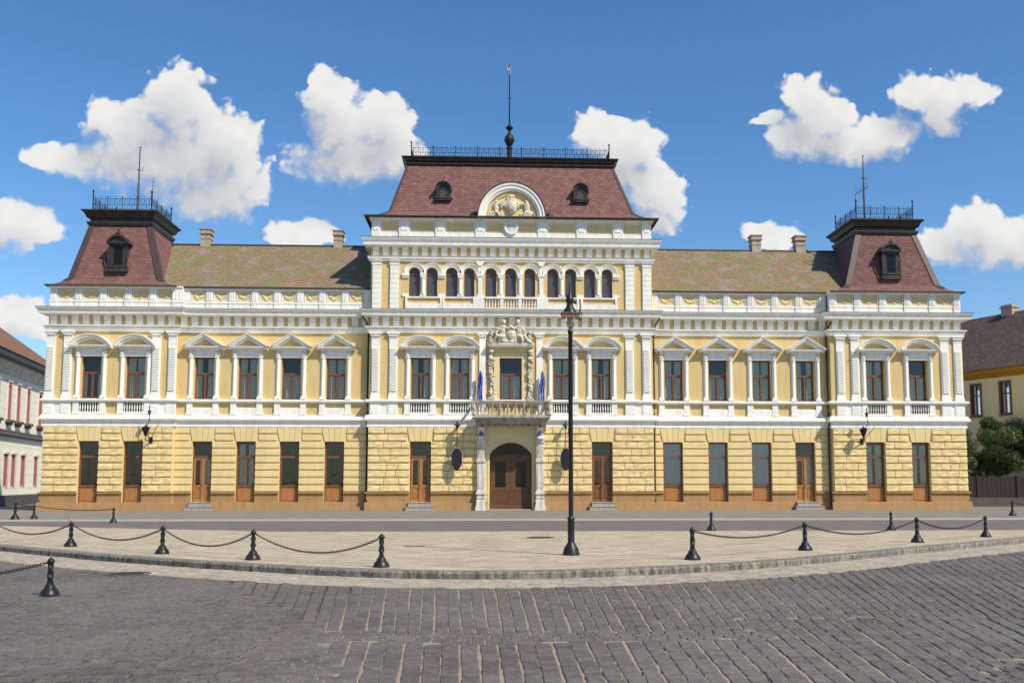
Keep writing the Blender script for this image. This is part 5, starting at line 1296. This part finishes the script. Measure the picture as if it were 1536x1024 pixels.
for cx_, cy_, rx, ry in CL:
    u, v_ = uvd(cx_, cy_)
    s1 = gn.new('ShaderNodeVectorMath'); s1.operation = 'MULTIPLY_ADD'; gl.new(w2.outputs[0], s1.inputs[0]); kx, ky = f_/(rx*1.2), f_/(ry*1.2); s1.inputs[1].default_value = (kx, ky, 0); s1.inputs[2].default_value = (-u*kx, -v_*ky, 0)
    l1 = gn.new('ShaderNodeVectorMath'); l1.operation = 'LENGTH'; gl.new(s1.outputs[0], l1.inputs[0])
    d = gm('SUBTRACT', 1.15, l1.outputs['Value'])
    acc = d if acc is None else gm('SMOOTH_MAX', acc, d, .5)
vor = gn.new('ShaderNodeTexVoronoi'); vor.voronoi_dimensions = '2D'; vor.feature = 'SMOOTH_F1'; vor.inputs['Scale'].default_value = 55; vor.inputs['Detail'].default_value = 1; vor.inputs['Roughness'].default_value = .55; gl.new(w2.outputs[0], vor.inputs['Vector'])
n2 = gnoise(gi.outputs[0], 60, 6, .62)
acc0 = gm('SUBTRACT', acc, .04)
acc = gm('ADD', gm('MULTIPLY', acc0, 1.35), gm('MULTIPLY', gm('SUBTRACT', .38, vor.outputs['Distance']), .65)); acc = gm('ADD', acc, gm('MULTIPLY', gm('SUBTRACT', n2.outputs['Fac'], .5), .6))
gl.new(acc, go.inputs[0])
grp.interface.new_socket('S', in_out='OUTPUT', socket_type='NodeSocketFloat'); gl.new(acc0, go.inputs[1])
tc = nn('ShaderNodeTexCoord'); sp = nn('ShaderNodeSeparateXYZ'); lk(tc.outputs['Generated'], sp.inputs[0])
def wm(op, a, b=None, c=None, clamp=False):
    n = nn('ShaderNodeMath', operation=op, use_clamp=clamp)
    for i, v in enumerate((a, b, c)):
        if v is None: continue
        if isinstance(v, (int, float)): n.inputs[i].default_value = v
        else: lk(v, n.inputs[i])
    return n.outputs[0]
yy = wm('MAXIMUM', sp.outputs[1], .05); cv = nn('ShaderNodeCombineXYZ'); lk(wm('DIVIDE', sp.outputs[0], yy), cv.inputs[0]); lk(wm('DIVIDE', sp.outputs[2], yy), cv.inputs[1])
def field(off):
    a = nn('ShaderNodeVectorMath', operation='ADD'); lk(cv.outputs[0], a.inputs[0]); a.inputs[1].default_value = off
    g = nn('ShaderNodeGroup'); g.node_tree = grp; lk(a.outputs[0], g.inputs[0]); return g.outputs[0], g.outputs[1]
d0, s0 = field((0,0,0)); _, d2 = field((.012, .036, 0))
def mapr(v, a, b, c, d, t='SMOOTHSTEP'):
    n = nn('ShaderNodeMapRange', interpolation_type=t); lk(v, n.inputs[0])
    for i, q in enumerate((a, b, c, d)): n.inputs[i+1].default_value = q
    return n.outputs[0]
wid = mapr(d2, -.2, .8, .26, 1.0, 'SMOOTHSTEP')
al = nn('ShaderNodeMapRange', interpolation_type='SMOOTHSTEP'); lk(d0, al.inputs[0]); al.inputs[1].default_value = -.06; lk(wid, al.inputs[2])
alpha = wm('MULTIPLY', wm('MULTIPLY', al.outputs[0], .97), mapr(sp.outputs[1], .3, .5, 0, 1))
lit = wm('ADD', mapr(d2, -.3, 1.05, 1.0, .0, 'LINEAR'), wm('MULTIPLY', wm('SUBTRACT', d0, wm('MULTIPLY', s0, 1.35)), .3), None, True)
def rgbmix(fac, a, b):
    m = nn('ShaderNodeMix', data_type='RGBA'); 
    for v, i in ((fac, 0), (a, 6), (b, 7)):
        if isinstance(v, tuple): m.inputs[i].default_value = (*v, 1)
        elif isinstance(v, float): m.inputs[i].default_value = v
        else: lk(v, m.inputs[i])
    return m.outputs[2]
k_ = 1/SKY_STR
ccol = rgbmix(lit, (.5*k_, .51*k_, .54*k_), (.82*k_, .81*k_, .79*k_))  # sunlit tops and shaded undersides of the clouds are put into the colour
hs = nn('ShaderNodeHueSaturation'); hs.inputs['Saturation'].default_value = 1.2; hs.inputs['Value'].default_value = .92; lk(sky.outputs[0], hs.inputs['Color'])
lk(rgbmix(alpha, hs.outputs[0], ccol), bg.inputs[0])
wd.cycles.sampling_method = 'MANUAL'; wd.cycles.sample_map_resolution = 512
sc.view_settings.view_transform = 'Standard'; sc.view_settings.look = 'None'; sc.view_settings.exposure = .12; sc.view_settings.gamma = 1
sc.cycles.max_bounces = 6; sc.cycles.transparent_max_bounces = 8; sc.cycles.use_denoising = True
